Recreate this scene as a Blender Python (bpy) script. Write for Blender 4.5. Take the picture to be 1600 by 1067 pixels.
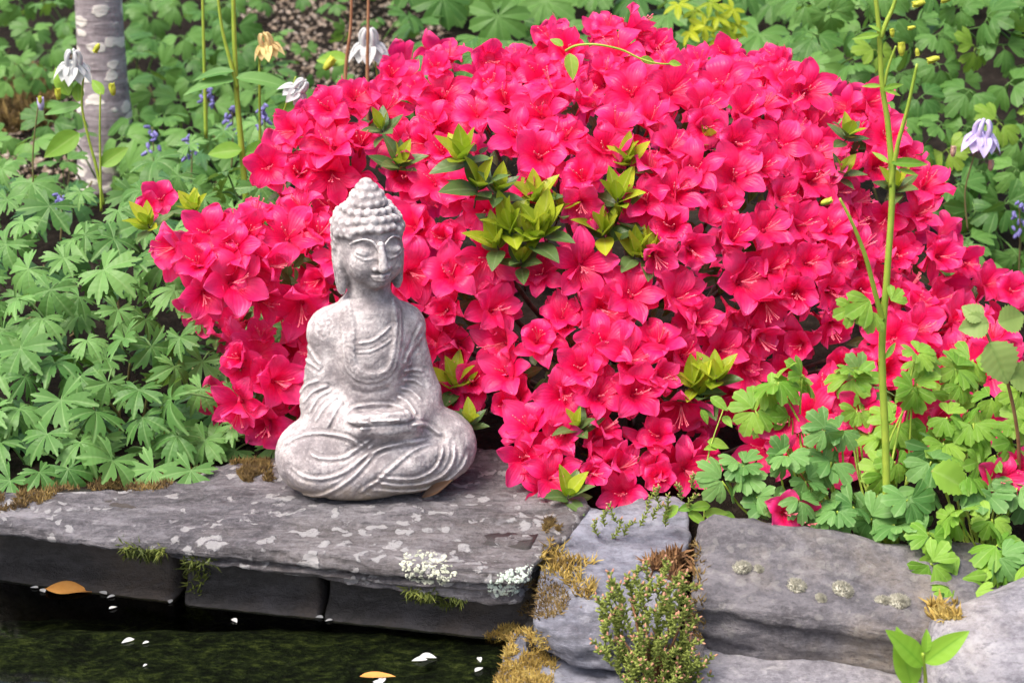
import bpy, math, random
import numpy as np
from mathutils import Vector, Matrix, noise as mnoise

for o in list(bpy.data.objects):
    bpy.data.objects.remove(o, do_unlink=True)
scene = bpy.context.scene
COL = scene.collection
R = math.radians

# ------------------------------------------------------------------ camera, world, sun, exposure
PITCH = R(18.0); FPX = 2840.0; W0, H0 = 1600.0, 1067.0
CAM = Vector((0.155, -1.849, 0.782))
cam_d = bpy.data.cameras.new('camera'); cam = bpy.data.objects.new('camera', cam_d); COL.objects.link(cam)
cam.location = CAM; cam.rotation_euler = (R(90) - PITCH, 0, 0)
cam_d.sensor_width = 36.0; cam_d.lens = 36.0 * FPX / W0; cam_d.clip_start = 0.05; cam_d.clip_end = 2000
cam_d.dof.use_dof = True; cam_d.dof.focus_distance = 2.02; cam_d.dof.aperture_fstop = 9.0
scene.camera = cam

SUN_EL, SUN_AZ = R(62), R(-128)      # azimuth measured from +Y, clockwise seen from above
world = bpy.data.worlds.new('World'); scene.world = world; world.use_nodes = True
wn = world.node_tree.nodes; wl = world.node_tree.links
sky = wn.new('ShaderNodeTexSky'); sky.sky_type = 'NISHITA'; sky.sun_disc = False
sky.sun_elevation = SUN_EL; sky.sun_rotation = SUN_AZ; sky.air_density = 1.0; sky.dust_density = 7.0; sky.ozone_density = 1.0
wl.new(sky.outputs[0], wn['Background'].inputs[0]); wn['Background'].inputs[1].default_value = 0.13
sun_d = bpy.data.lights.new('sun', 'SUN'); sun = bpy.data.objects.new('sun', sun_d); COL.objects.link(sun)
sun_d.energy = 1.5; sun_d.angle = R(28); sun_d.color = (1.0, 0.96, 0.90)
sdir = Vector((math.sin(SUN_AZ) * math.cos(SUN_EL), math.cos(SUN_AZ) * math.cos(SUN_EL), math.sin(SUN_EL)))
sun.rotation_euler = sdir.to_track_quat('Z', 'Y').to_euler(); sun.location = (0, 0, 6)
vs = scene.view_settings; vs.view_transform = 'Standard'; vs.look = 'None'; vs.exposure = 1.06; vs.gamma = 1.0
vs.use_curve_mapping = False
scene.cycles.max_bounces = 6; scene.cycles.diffuse_bounces = 3; scene.cycles.glossy_bounces = 2; scene.cycles.transmission_bounces = 3; scene.cycles.transparent_max_bounces = 6

# ------------------------------------------------------------------ helpers
FWD = Vector((0, math.cos(PITCH), -math.sin(PITCH))); UP = Vector((0, math.sin(PITCH), math.cos(PITCH))); RT = Vector((1, 0, 0))
def ray(px, py):
    return FWD + RT * ((px - W0 / 2) / FPX) - UP * ((py - H0 / 2) / FPX)
def at(px, py, Y):                       # the point of the place seen at (px,py) and standing at depth Y
    d = ray(px, py); return CAM + d * ((Y - CAM.y) / d.y)
def at_z(px, py, z):
    d = ray(px, py); return CAM + d * ((z - CAM.z) / d.z)
def project(p):
    v = Vector(p) - CAM; zc = v.dot(FWD)
    return W0 / 2 + FPX * v.dot(RT) / zc, H0 / 2 - FPX * v.dot(UP) / zc
def inpoly(x, y, P):
    c = False; j = len(P) - 1
    for i in range(len(P)):
        if (P[i][1] > y) != (P[j][1] > y) and x < (P[j][0] - P[i][0]) * (y - P[i][1]) / (P[j][1] - P[i][1]) + P[i][0]: c = not c
        j = i
    return c
def tag(o, label=None, cat=None, group=None, kind=None):
    if label: o['label'] = label
    if cat: o['category'] = cat
    if group: o['group'] = group
    if kind: o['kind'] = kind
    return o
def empty(name, loc):
    e = bpy.data.objects.new(name, None); COL.objects.link(e); e.location = loc; e.empty_display_size = 0.02
    return e
def mesh_of(name, V, F, mat=None, smooth=True, uv=None):
    me = bpy.data.meshes.new(name)
    me.from_pydata([tuple(v) for v in V], [], [tuple(f) for f in F]); 
    if smooth: me.polygons.foreach_set('use_smooth', [True] * len(me.polygons))
    if uv is not None:
        l = me.uv_layers.new(name='UVMap'); idx = np.zeros(len(me.loops), dtype=np.int32); me.loops.foreach_get('vertex_index', idx)
        l.data.foreach_set('uv', np.asarray(uv, dtype=np.float32)[idx].ravel())
    if mat: me.materials.append(mat)
    me.update(); return me
def put(name, me, parent=None, M=None):
    o = bpy.data.objects.new(name, me); COL.objects.link(o)
    if parent is not None:
        o.parent = parent
        if M is not None: o.matrix_basis = Matrix.Translation(-world_loc(parent)) @ M
        else: o.matrix_basis = Matrix.Translation(-world_loc(parent))
    elif M is not None: o.matrix_basis = M
    return o
def world_loc(o):
    v = Vector(o.location)
    while o.parent: o = o.parent; v = v + Vector(o.location)
    return v
def frame(p, n, tip, s=1.0):
    z = Vector(n).normalized(); y = Vector(tip) - z * Vector(tip).dot(z)
    if y.length < 1e-4: y = z.orthogonal()
    y.normalize(); x = y.cross(z)
    M = Matrix((x, y, z)).transposed().to_4x4() @ Matrix.Diagonal((s, s, s, 1))
    M.translation = p; return M
class MB:
    def __init__(s): s.V = []; s.F = []; s.U = []
    def add(s, V, F, U=None):
        b = len(s.V); s.V += [Vector(v) for v in V]; s.F += [tuple(b + i for i in f) for f in F]
        s.U += list(U) if U is not None else [(0, 0)] * len(V)
    def addM(s, V, F, M, U=None): s.add([M @ Vector(v) for v in V], F, U)
    def mesh(s, name, mat, smooth=True): return mesh_of(name, s.V, s.F, mat, smooth, s.U)
def smooth_path(P, n=6):
    P = [Vector(p) for p in P]
    if len(P) < 3: 
        return [P[0].lerp(P[-1], i / n) for i in range(n + 1)]
    out = []
    for i in range(len(P) - 1):
        p0 = P[max(i - 1, 0)]; p1 = P[i]; p2 = P[i + 1]; p3 = P[min(i + 2, len(P) - 1)]
        for k in range(n):
            t = k / n
            out.append(0.5 * ((2 * p1) + (p2 - p0) * t + (2 * p0 - 5 * p1 + 4 * p2 - p3) * t * t + (3 * p1 - p0 - 3 * p2 + p3) * t ** 3))
    out.append(P[-1]); return out
def tube(P, r0, r1=None, sides=6, cap=True):
    if r1 is None: r1 = r0
    V = []; F = []; n = len(P); prev = None
    for i, p in enumerate(P):
        t = (P[min(i + 1, n - 1)] - P[max(i - 1, 0)]).normalized()
        a = t.orthogonal().normalized() if prev is None else (prev - t * prev.dot(t)).normalized()
        prev = a; b = t.cross(a); r = r0 + (r1 - r0) * i / max(n - 1, 1)
        for k in range(sides):
            an = 2 * math.pi * k / sides; V.append(p + (a * math.cos(an) + b * math.sin(an)) * r)
    for i in range(n - 1):
        for k in range(sides):
            k2 = (k + 1) % sides; F.append((i * sides + k, i * sides + k2, (i + 1) * sides + k2, (i + 1) * sides + k))
    if cap: F.append(tuple(range(sides))[::-1]); F.append(tuple((n - 1) * sides + k for k in range(sides)))
    return V, F
def blob(r=(1, 1, 1), seg=6, rings=4):
    V = [(0, 0, -r[2])]; F = []
    for i in range(1, rings):
        a = -math.pi / 2 + math.pi * i / rings
        for k in range(seg):
            b = 2 * math.pi * k / seg; V.append((r[0] * math.cos(a) * math.cos(b), r[1] * math.cos(a) * math.sin(b), r[2] * math.sin(a)))
    V.append((0, 0, r[2])); T = len(V) - 1
    for k in range(seg):
        k2 = (k + 1) % seg
        F.append((0, 1 + k2, 1 + k)); F.append((T, 1 + (rings - 2) * seg + k, 1 + (rings - 2) * seg + k2))
        for i in range(rings - 2):
            F.append((1 + i * seg + k, 1 + i * seg + k2, 1 + (i + 1) * seg + k2, 1 + (i + 1) * seg + k))
    return [Vector(v) for v in V], F
rng = random.Random(7)
def rvec(rg, s=1.0): return Vector((rg.gauss(0, 1), rg.gauss(0, 1), rg.gauss(0, 1))) * s

# ------------------------------------------------------------------ materials
class NT:
    def __init__(s, name):
        s.m = bpy.data.materials.new(name); s.m.use_nodes = True; s.n = s.m.node_tree.nodes; s.l = s.m.node_tree.links
        s.p = s.n['Principled BSDF']; s.out = s.n['Material Output']
    def new(s, t, **kw):
        nd = s.n.new(t)
        for k, v in kw.items():
            setattr(nd, k, v)
        return nd
    def val(s, sock, v):
        if isinstance(v, bpy.types.NodeSocket): s.l.new(v, sock)
        else: sock.default_value = v
    def coord(s, which='Object', scale=(1, 1, 1)):
        tc = s.new('ShaderNodeTexCoord'); mp = s.new('ShaderNodeMapping'); s.l.new(tc.outputs[which], mp.inputs[0]); mp.inputs['Scale'].default_value = scale
        return mp.outputs[0]
    def noise(s, co, scale, detail=4, rough=0.55, out=0, dist=0.0):
        nd = s.new('ShaderNodeTexNoise'); s.l.new(co, nd.inputs['Vector']); nd.inputs['Scale'].default_value = scale
        nd.inputs['Detail'].default_value = detail; nd.inputs['Roughness'].default_value = rough; nd.inputs['Distortion'].default_value = dist
        return nd.outputs[out]
    def voro(s, co, scale, feature='F1', out='Distance', rand=1.0):
        nd = s.new('ShaderNodeTexVoronoi', feature=feature); s.l.new(co, nd.inputs['Vector']); nd.inputs['Scale'].default_value = scale
        nd.inputs['Randomness'].default_value = rand
        return nd.outputs[out]
    def ramp(s, fac, stops, interp='LINEAR'):
        nd = s.new('ShaderNodeValToRGB'); cr = nd.color_ramp; cr.interpolation = interp; s.val(nd.inputs[0], fac)
        while len(cr.elements) > 1: cr.elements.remove(cr.elements[-1])
        cr.elements[0].position = stops[0][0]; cr.elements[0].color = c4(stops[0][1])
        for p, c in stops[1:]:
            e = cr.elements.new(p); e.color = c4(c)
        return nd.outputs[0]
    def mix(s, fac, a, b, mode='MIX'):
        nd = s.new('ShaderNodeMix', data_type='RGBA', blend_type=mode); s.val(nd.inputs[0], fac)
        s.val(nd.inputs[6], a if isinstance(a, bpy.types.NodeSocket) else c4(a)); s.val(nd.inputs[7], b if isinstance(b, bpy.types.NodeSocket) else c4(b))
        return nd.outputs[2]
    def math(s, op, a, b=0.0, c=0.0):
        nd = s.new('ShaderNodeMath', operation=op); s.val(nd.inputs[0], a); s.val(nd.inputs[1], b); s.val(nd.inputs[2], c); return nd.outputs[0]
    def mapr(s, v, a, b, c=0.0, d=1.0):
        nd = s.new('ShaderNodeMapRange'); s.val(nd.inputs[0], v); nd.inputs[1].default_value = a; nd.inputs[2].default_value = b; nd.inputs[3].default_value = c; nd.inputs[4].default_value = d
        return nd.outputs[0]
    def bump(s, h, strength=0.5, dist=0.002, normal=None):
        nd = s.new('ShaderNodeBump'); s.val(nd.inputs['Height'], h); nd.inputs['Strength'].default_value = strength; nd.inputs['Distance'].default_value = dist
        if normal is not None: s.l.new(normal, nd.inputs['Normal'])
        return nd.outputs[0]
    def set(s, **kw):
        for k, v in kw.items(): s.val(s.p.inputs[k.replace('_', ' ')], v)
        return s.m
def c4(c):
    if isinstance(c, (int, float)): return (c, c, c, 1)
    return tuple(c) if len(c) == 4 else (c[0], c[1], c[2], 1)

def leaf_material(name, dark, light, vein, trans=0.3, rough=0.42, veins=7, spec=0.2, edge=None):
    m = NT(name); oi = m.new('ShaderNodeObjectInfo'); tc = m.new('ShaderNodeTexCoord'); sep = m.new('ShaderNodeSeparateXYZ')
    m.l.new(tc.outputs['UV'], sep.inputs[0])
    base = m.mix(oi.outputs['Random'], dark, light)
    n = m.noise(tc.outputs['Object'], 90, 3); base = m.mix(m.mapr(n, .3, .7, 0, .3), base, m.mix(0.5, base, dark))
    vn = m.mapr(m.math('ABSOLUTE', sep.outputs[0]), 0.0, 0.16, 1, 0); base = m.mix(m.math('MULTIPLY', vn, .55), base, vein)
    if edge: base = m.mix(m.math('MULTIPLY', m.mapr(sep.outputs[1], .8, 1.0), .5), base, edge)
    # side veins: ridges running off the midrib
    wv = m.math('SINE', m.math('ADD', m.math('MULTIPLY', sep.outputs[1], 6.28 * veins), m.math('MULTIPLY', m.math('ABSOLUTE', sep.outputs[0]), -5.0)))
    bh = m.math('ADD', m.math('MULTIPLY', wv, .35), m.math('MULTIPLY', vn, -1.0))
    nb = m.bump(bh, .22, .001)
    m.set(Base_Color=base, Roughness=rough, Normal=nb); m.p.inputs['Specular IOR Level'].default_value = spec
    tr = m.new('ShaderNodeBsdfTranslucent'); m.l.new(m.mix(.5, base, (.25, .42, .03)), tr.inputs[0])
    mx = m.new('ShaderNodeMixShader'); mx.inputs[0].default_value = trans
    m.l.new(m.p.outputs[0], mx.inputs[1]); m.l.new(tr.outputs[0], mx.inputs[2]); m.l.new(mx.outputs[0], m.out.inputs[0])
    return m.m
MAT = {}
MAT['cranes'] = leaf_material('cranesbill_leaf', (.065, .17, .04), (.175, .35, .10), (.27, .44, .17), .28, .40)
MAT['cranes_shaded'] = leaf_material('cranesbill_leaf_shaded', (.03, .095, .03), (.06, .16, .055), (.10, .22, .08), .25, .45)  # darker copy of the leaf green: shade of the hindmost layer put into colour
MAT['columb'] = leaf_material('columbine_leaf', (.13, .31, .035), (.30, .50, .07), (.36, .55, .14), .38, .45, 4, .2, (.34, .5, .12))
MAT['columb_blue'] = leaf_material('columbine_leaf_bluish', (.075, .20, .05), (.18, .36, .10), (.27, .45, .17), .3, .45, 4, .2, (.26, .42, .16))
MAT['hedge'] = leaf_material('hedge_leaf', (.05, .14, .03), (.14, .29, .065), (.18, .33, .10), .28, .42, 4)
MAT['hedge_lime'] = leaf_material('hedge_leaf_lime', (.12, .26, .03), (.25, .38, .05), (.3, .42, .1), .35, .42, 4)
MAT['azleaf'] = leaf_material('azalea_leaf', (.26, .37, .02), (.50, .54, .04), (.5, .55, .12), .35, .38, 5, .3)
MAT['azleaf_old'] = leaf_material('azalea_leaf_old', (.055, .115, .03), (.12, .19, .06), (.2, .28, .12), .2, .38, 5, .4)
MAT['maple'] = leaf_material('maple_leaf', (.25, .36, .015), (.48, .52, .02), (.5, .55, .1), .4, .45, 4)
MAT['sprout'] = leaf_material('sprout_leaf', (.20, .42, .04), (.30, .52, .06), (.12, .32, .03), .38, .38, 6)
MAT['pale'] = leaf_material('pale_broad_leaf', (.24, .36, .10), (.34, .46, .16), (.18, .3, .08), .4, .5, 6)

def simple(name, col, rough=.5, col2=None, scale=60, spec=.4, trans=0):
    m = NT(name); co = m.coord(); base = m.mix(m.mapr(m.noise(co, scale, 3), .3, .7), col, col2 or col)
    m.set(Base_Color=base, Roughness=rough); m.p.inputs['Specular IOR Level'].default_value = spec
    if trans:
        tr = m.new('ShaderNodeBsdfTranslucent'); m.l.new(base, tr.inputs[0]); mx = m.new('ShaderNodeMixShader'); mx.inputs[0].default_value = trans
        m.l.new(m.p.outputs[0], mx.inputs[1]); m.l.new(tr.outputs[0], mx.inputs[2]); m.l.new(mx.outputs[0], m.out.inputs[0])
    return m.m
MAT['stem'] = simple('green_stem', (.24, .37, .04), .45, (.36, .46, .06))
MAT['stem_dark'] = simple('dark_stem', (.13, .16, .05), .5, (.2, .13, .07))
MAT['stem_brown'] = simple('brown_stem', (.26, .12, .06), .6, (.38, .2, .1))
MAT['twig'] = simple('azalea_twig', (.06, .04, .03), .8, (.13, .10, .08), 120)
MAT['white_petal'] = simple('white_petal', (.70, .71, .70), .5, (.60, .62, .64), 80, .3, .3)
MAT['lilac_petal'] = simple('lilac_petal', (.60, .52, .86), .5, (.74, .68, .9), 80, .3, .3)
MAT['cream_petal'] = simple('cream_petal', (.78, .66, .28), .5, (.72, .52, .26), 80, .3, .3)
MAT['pink_bud'] = simple('pink_bud', (.62, .38, .33), .5, (.5, .42, .28), 120, .3, .2)
MAT['yellow_bud'] = simple('yellow_bud', (.62, .62, .06), .45, (.5, .58, .08), 80, .3, .25)
MAT['blue_petal'] = simple('bluebell_petal', (.16, .15, .44), .5, (.30, .28, .56), 200, .3, .2)
MAT['orange_leaf'] = simple('orange_leaf', (.55, .24, .05), .5, (.66, .34, .1), 60)
MAT['dead_leaf'] = simple('dead_leaf', (.03, .015, .01), .7, (.075, .038, .018), 50)
MAT['stamen'] = simple('stamen', (.75, .05, .14), .4, (.85, .25, .3), 200)

def petal_material():
    m = NT('azalea_petal'); oi = m.new('ShaderNodeObjectInfo'); tc = m.new('ShaderNodeTexCoord'); sep = m.new('ShaderNodeSeparateXYZ'); m.l.new(tc.outputs['UV'], sep.inputs[0])
    u, v = sep.outputs[0], sep.outputs[1]
    c = m.ramp(v, [(0, (.62, .0, .05)), (.3, (.86, .003, .095)), (.6, (.93, .02, .19)), (1, (.96, .10, .36))])
    n = m.noise(tc.outputs['Object'], 70, 3); c = m.mix(m.mapr(n, .45, .75, 0, .45), c, (.92, .13, .34))
    c = m.mix(m.math('MULTIPLY', oi.outputs['Random'], .3), c, (.90, .01, .14))
    ve = m.math('SINE', m.math('MULTIPLY', u, 22.0)); fine = m.noise(tc.outputs['Object'], 260, 2)
    fold = m.mapr(m.math('ABSOLUTE', u), 0, .25, -1.2, 0)
    nb = m.bump(m.math('ADD', m.math('ADD', m.math('MULTIPLY', ve, .35), fold), m.math('MULTIPLY', fine, .8)), .28, .001)
    m.set(Base_Color=c, Roughness=.38, Normal=nb); m.p.inputs['Specular IOR Level'].default_value = .3
    m.p.inputs['Sheen Weight'].default_value = .12; m.p.inputs['Sheen Roughness'].default_value = .4; m.p.inputs['Sheen Tint'].default_value = (1, .45, .65, 1)
    tr = m.new('ShaderNodeBsdfTranslucent'); m.l.new(m.mix(.4, c, (.97, .03, .24)), tr.inputs[0]); m.l.new(nb, tr.inputs['Normal'])
    mx = m.new('ShaderNodeMixShader'); mx.inputs[0].default_value = .42
    m.l.new(m.p.outputs[0], mx.inputs[1]); m.l.new(tr.outputs[0], mx.inputs[2]); m.l.new(mx.outputs[0], m.out.inputs[0])
    return m.m
MAT['petal'] = petal_material()

def stone_material(name, dark, mid, light, lichen=(.62, .62, .58), lichen_amt=.5, lsc=42, streak=(4, 22, 40), warm=(.30, .24, .17), warm_amt=.35, scale=1.0, bump=.6, spots=None):
    m = NT(name); co = m.coord(); st = m.coord(scale=streak)
    a = m.noise(co, 9 * scale, 6, .62); b = m.noise(st, 3.0 * scale, 6, .65, dist=.5); f = m.noise(co, 170 * scale, 6, .8)
    base = m.ramp(m.math('ADD', m.math('MULTIPLY', a, .42), m.math('MULTIPLY', b, .58)), [(.34, dark), (.5, mid), (.64, light)])
    base = m.mix(m.math('MULTIPLY', m.mapr(m.noise(co, 5 * scale, 5), .48, .62), warm_amt), base, warm)
    g2 = m.noise(st, 14 * scale, 5, .7)
    base = m.mix(m.mapr(f, .50, .68, 0, .65), base, m.mix(.75, base, light))
    base = m.mix(m.mapr(f, .48, .30, 0, .8), base, m.mix(.85, base, dark))
    base = m.mix(m.mapr(g2, .52, .66, 0, .5), base, light); base = m.mix(m.mapr(g2, .46, .34, 0, .6), base, dark)
    # lichen: irregular pale patches
    warp = m.new('ShaderNodeVectorMath', operation='MULTIPLY_ADD'); nz = m.new('ShaderNodeTexNoise'); nz.inputs['Scale'].default_value = 30; m.l.new(co, nz.inputs['Vector'])
    m.l.new(nz.outputs['Color'], warp.inputs[0]); warp.inputs[1].default_value = (.06, .04, .03); m.l.new(co, warp.inputs[2])
    v = m.voro(warp.outputs[0], lsc * scale); big = m.noise(co, 7, 3); 
    lm = m.math('MULTIPLY', m.mapr(m.math('ADD', v, m.math('MULTIPLY', m.math('SUBTRACT', m.noise(co, 160, 3, .7), .5), .45)), .36, .29), m.mapr(m.math('ADD', big, m.math('MULTIPLY', m.noise(co, 60, 2), .5)), .63, .69))
    lm = m.math('MULTIPLY', lm, lichen_amt)
    base = m.mix(lm, base, lichen)
    h = m.math('ADD', m.math('ADD', m.math('MULTIPLY', b, 1.0), m.math('MULTIPLY', g2, .7)), m.math('ADD', m.math('MULTIPLY', f, .95), m.math('MULTIPLY', lm, .5)))
    nb = m.bump(h, bump, .006)
    m.set(Base_Color=base, Roughness=m.mapr(a, .3, .7, .62, .9), Normal=nb); m.p.inputs['Specular IOR Level'].default_value = .5
    return m.m
MAT['slab'] = stone_material('slate_slab', (.04, .037, .043), (.125, .118, .132), (.33, .315, .34), (.46, .45, .46), .8, 46, (2.6, 8, 20), (.17, .14, .115), .35, 1.0, 1.0)
MAT['slate'] = stone_material('blue_slate', (.06, .062, .08), (.145, .15, .19), (.27, .28, .34), (.45, .46, .5), .2, 42, (3, 6, 20), (.2, .17, .14), .2, 1.0, .5)
MAT['rock'] = stone_material('brown_rock', (.055, .05, .057), (.13, .122, .135), (.25, .235, .25), (.42, .41, .37), .18, 60, (5, 7, 14), (.32, .26, .18), .55, 1.0, .7)
MAT['rock_pale'] = stone_material('pale_rock', (.11, .105, .125), (.25, .24, .27), (.42, .41, .44), (.5, .49, .48), .22, 60, (5, 8, 16), (.34, .28, .2), .4, 1.0, .7)
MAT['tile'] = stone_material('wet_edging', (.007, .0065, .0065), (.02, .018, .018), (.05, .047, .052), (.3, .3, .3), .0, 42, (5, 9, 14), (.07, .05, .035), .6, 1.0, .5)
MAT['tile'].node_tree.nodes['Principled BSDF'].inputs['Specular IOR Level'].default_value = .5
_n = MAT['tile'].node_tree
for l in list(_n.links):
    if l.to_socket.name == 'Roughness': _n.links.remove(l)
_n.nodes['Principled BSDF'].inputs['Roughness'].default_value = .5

def statue_material():
    m = NT('weathered_cast_stone'); co = m.coord(); geo = m.new('ShaderNodeNewGeometry'); sep = m.new('ShaderNodeSeparateXYZ'); m.l.new(co, sep.inputs[0])
    a = m.noise(co, 34, 7, .66); f = m.noise(co, 320, 3, .7); g = m.noise(co, 60, 5, .65)
    base = m.ramp(a, [(.36, (.24, .212, .218)), (.5, (.43, .39, .395)), (.62, (.60, .56, .56))])
    base = m.mix(m.mapr(m.math('ADD', g, m.math('MULTIPLY', f, .6)), .70, .92, 0, .75), base, (.24, .215, .225))
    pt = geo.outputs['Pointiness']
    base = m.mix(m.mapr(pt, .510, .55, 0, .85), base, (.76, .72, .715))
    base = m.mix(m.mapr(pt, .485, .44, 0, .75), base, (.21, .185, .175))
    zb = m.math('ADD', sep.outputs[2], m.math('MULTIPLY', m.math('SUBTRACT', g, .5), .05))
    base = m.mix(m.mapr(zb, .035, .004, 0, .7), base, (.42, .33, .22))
    pits = m.voro(co, 260); sp = m.mapr(pits, .16, .06); spm = m.mapr(m.noise(co, 35, 3), .45, .62)
    sp = m.math('MULTIPLY', sp, spm); base = m.mix(m.math('MULTIPLY', sp, .6), base, (.2, .18, .175))
    h = m.math('ADD', m.math('MULTIPLY', f, .7), m.math('MULTIPLY', sp, -1.0)); h = m.math('ADD', h, m.math('MULTIPLY', g, 1.0))
    m.set(Base_Color=base, Roughness=.85, Normal=m.bump(h, .8, .0018)); m.p.inputs['Specular IOR Level'].default_value = .25
    return m.m
MAT['statue'] = statue_material()

def soil_material():
    m = NT('garden_soil'); co = m.coord('Object'); a = m.noise(co, 6, 6, .65); b = m.noise(co, 60, 5, .7)
    base = m.ramp(m.math('ADD', m.math('MULTIPLY', a, .5), m.math('MULTIPLY', b, .5)), [(.35, (.006, .005, .004)), (.5, (.018, .014, .011)), (.7, (.045, .036, .028))])
    m.set(Base_Color=base, Roughness=.95, Normal=m.bump(b, .8, .02)); return m.m
MAT['soil'] = soil_material(); MAT['soil'].node_tree.nodes['Principled BSDF'].inputs['Specular IOR Level'].default_value = .05
def bed_material():
    m = NT('algae_bed'); co = m.coord('Object', (1, 1.6, 1)); a = m.noise(co, 30, 6, .7, dist=.8); b = m.noise(co, 110, 4, .75)
    base = m.ramp(m.math('ADD', m.math('MULTIPLY', a, .5), m.math('MULTIPLY', b, .5)), [(.42, (.003, .004, .003)), (.51, (.016, .022, .009)), (.58, (.05, .062, .018)), (.70, (.13, .14, .05))])
    m.set(Base_Color=base, Roughness=.9, Normal=m.bump(b, .8, .02)); return m.m
MAT['bed'] = bed_material(); MAT['bed'].node_tree.nodes['Principled BSDF'].inputs['Specular IOR Level'].default_value = .1
def water_material():
    m = NT('pond_water'); co = m.coord('Object'); n = m.noise(co, 9, 2); nb = m.bump(n, .05, .02)
    gl = m.new('ShaderNodeBsdfGlossy'); gl.inputs['Roughness'].default_value = .02; m.l.new(nb, gl.inputs['Normal'])
    tr = m.new('ShaderNodeBsdfTransparent'); tr.inputs[0].default_value = (.8, .86, .76, 1)
    fr = m.new('ShaderNodeFresnel'); fr.inputs[0].default_value = 1.33; m.l.new(nb, fr.inputs['Normal'])
    mx = m.new('ShaderNodeMixShader'); m.l.new(fr.outputs[0], mx.inputs[0]); m.l.new(tr.outputs[0], mx.inputs[1]); m.l.new(gl.outputs[0], mx.inputs[2]); m.l.new(mx.outputs[0], m.out.inputs[0])
    return m.m
MAT['water'] = water_material()
def bark_material():
    m = NT('birch_bark'); co = m.coord('Object', (1, 1, 1)); st = m.coord('Object', (1, 1, 5)); a = m.noise(st, 14, 5, .6); b = m.noise(co, 90, 4, .7)
    base = m.ramp(m.math('ADD', m.math('MULTIPLY', a, .6), m.math('MULTIPLY', b, .4)), [(.32, (.13, .10, .11)), (.5, (.29, .25, .265)), (.7, (.45, .41, .42))])
    st2 = m.coord('Object', (1, 1, 1.5)); warp = m.new('ShaderNodeVectorMath', operation='MULTIPLY_ADD'); nz = m.new('ShaderNodeTexNoise'); nz.inputs['Scale'].default_value = 30; m.l.new(st2, nz.inputs['Vector'])
    m.l.new(nz.outputs['Color'], warp.inputs[0]); warp.inputs[1].default_value = (.03, .03, .03); m.l.new(st2, warp.inputs[2])
    v = m.voro(warp.outputs[0], 27); pm = m.math('MULTIPLY', m.mapr(v, .46, .40), m.mapr(m.noise(co, 11, 2), .32, .42)); base = m.mix(m.math('MULTIPLY', pm, .9), base, (.74, .70, .64))
    ring = m.math('MULTIPLY', m.mapr(v, .12, .06), pm); base = m.mix(m.math('MULTIPLY', ring, .5), base, (.3, .27, .26))
    line = m.mapr(m.noise(m.coord('Object', (1, 1, 22)), 5, 3), .60, .68); base = m.mix(m.math('MULTIPLY', line, .6), base, (.08, .06, .06))
    m.set(Base_Color=base, Roughness=.8, Normal=m.bump(m.math('ADD', a, m.math('MULTIPLY', pm, .4)), .6, .006)); return m.m
MAT['bark'] = bark_material()
def moss_material(name, a, b, c):
    m = NT(name); co = m.coord(); base = m.ramp(m.math('ADD', m.math('MULTIPLY', m.noise(co, 40, 4), .6), m.math('MULTIPLY', m.noise(co, 200, 2), .4)), [(.35, a), (.5, b), (.65, c)])
    m.set(Base_Color=base, Roughness=.85); return m.m
MAT['moss'] = moss_material('brown_moss', (.06, .035, .018), (.17, .11, .035), (.30, .21, .06))
MAT['moss_gold'] = moss_material('golden_moss', (.14, .085, .02), (.34, .23, .05), (.52, .40, .12))
MAT['moss_green'] = moss_material('green_moss', (.035, .05, .012), (.10, .13, .02), (.22, .24, .04))
MAT['moss_rust'] = moss_material('rusty_moss', (.07, .03, .015), (.20, .10, .04), (.34, .20, .08))
MAT['lichen'] = moss_material('crusty_lichen', (.34, .37, .28), (.48, .50, .39), (.58, .60, .48))
MAT['lichen_mint'] = moss_material('mint_lichen', (.42, .52, .44), (.58, .66, .56), (.7, .75, .68))
MAT['cushion'] = moss_material('grey_cushion_moss', (.16, .155, .12), (.32, .31, .25), (.48, .47, .39))
MAT['sedum'] = moss_material('sedum_leaf', (.10, .14, .02), (.22, .27, .05), (.36, .38, .10))
MAT['sedum_tip'] = moss_material('sedum_tip', (.40, .17, .12), (.46, .24, .15), (.45, .34, .16))

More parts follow.
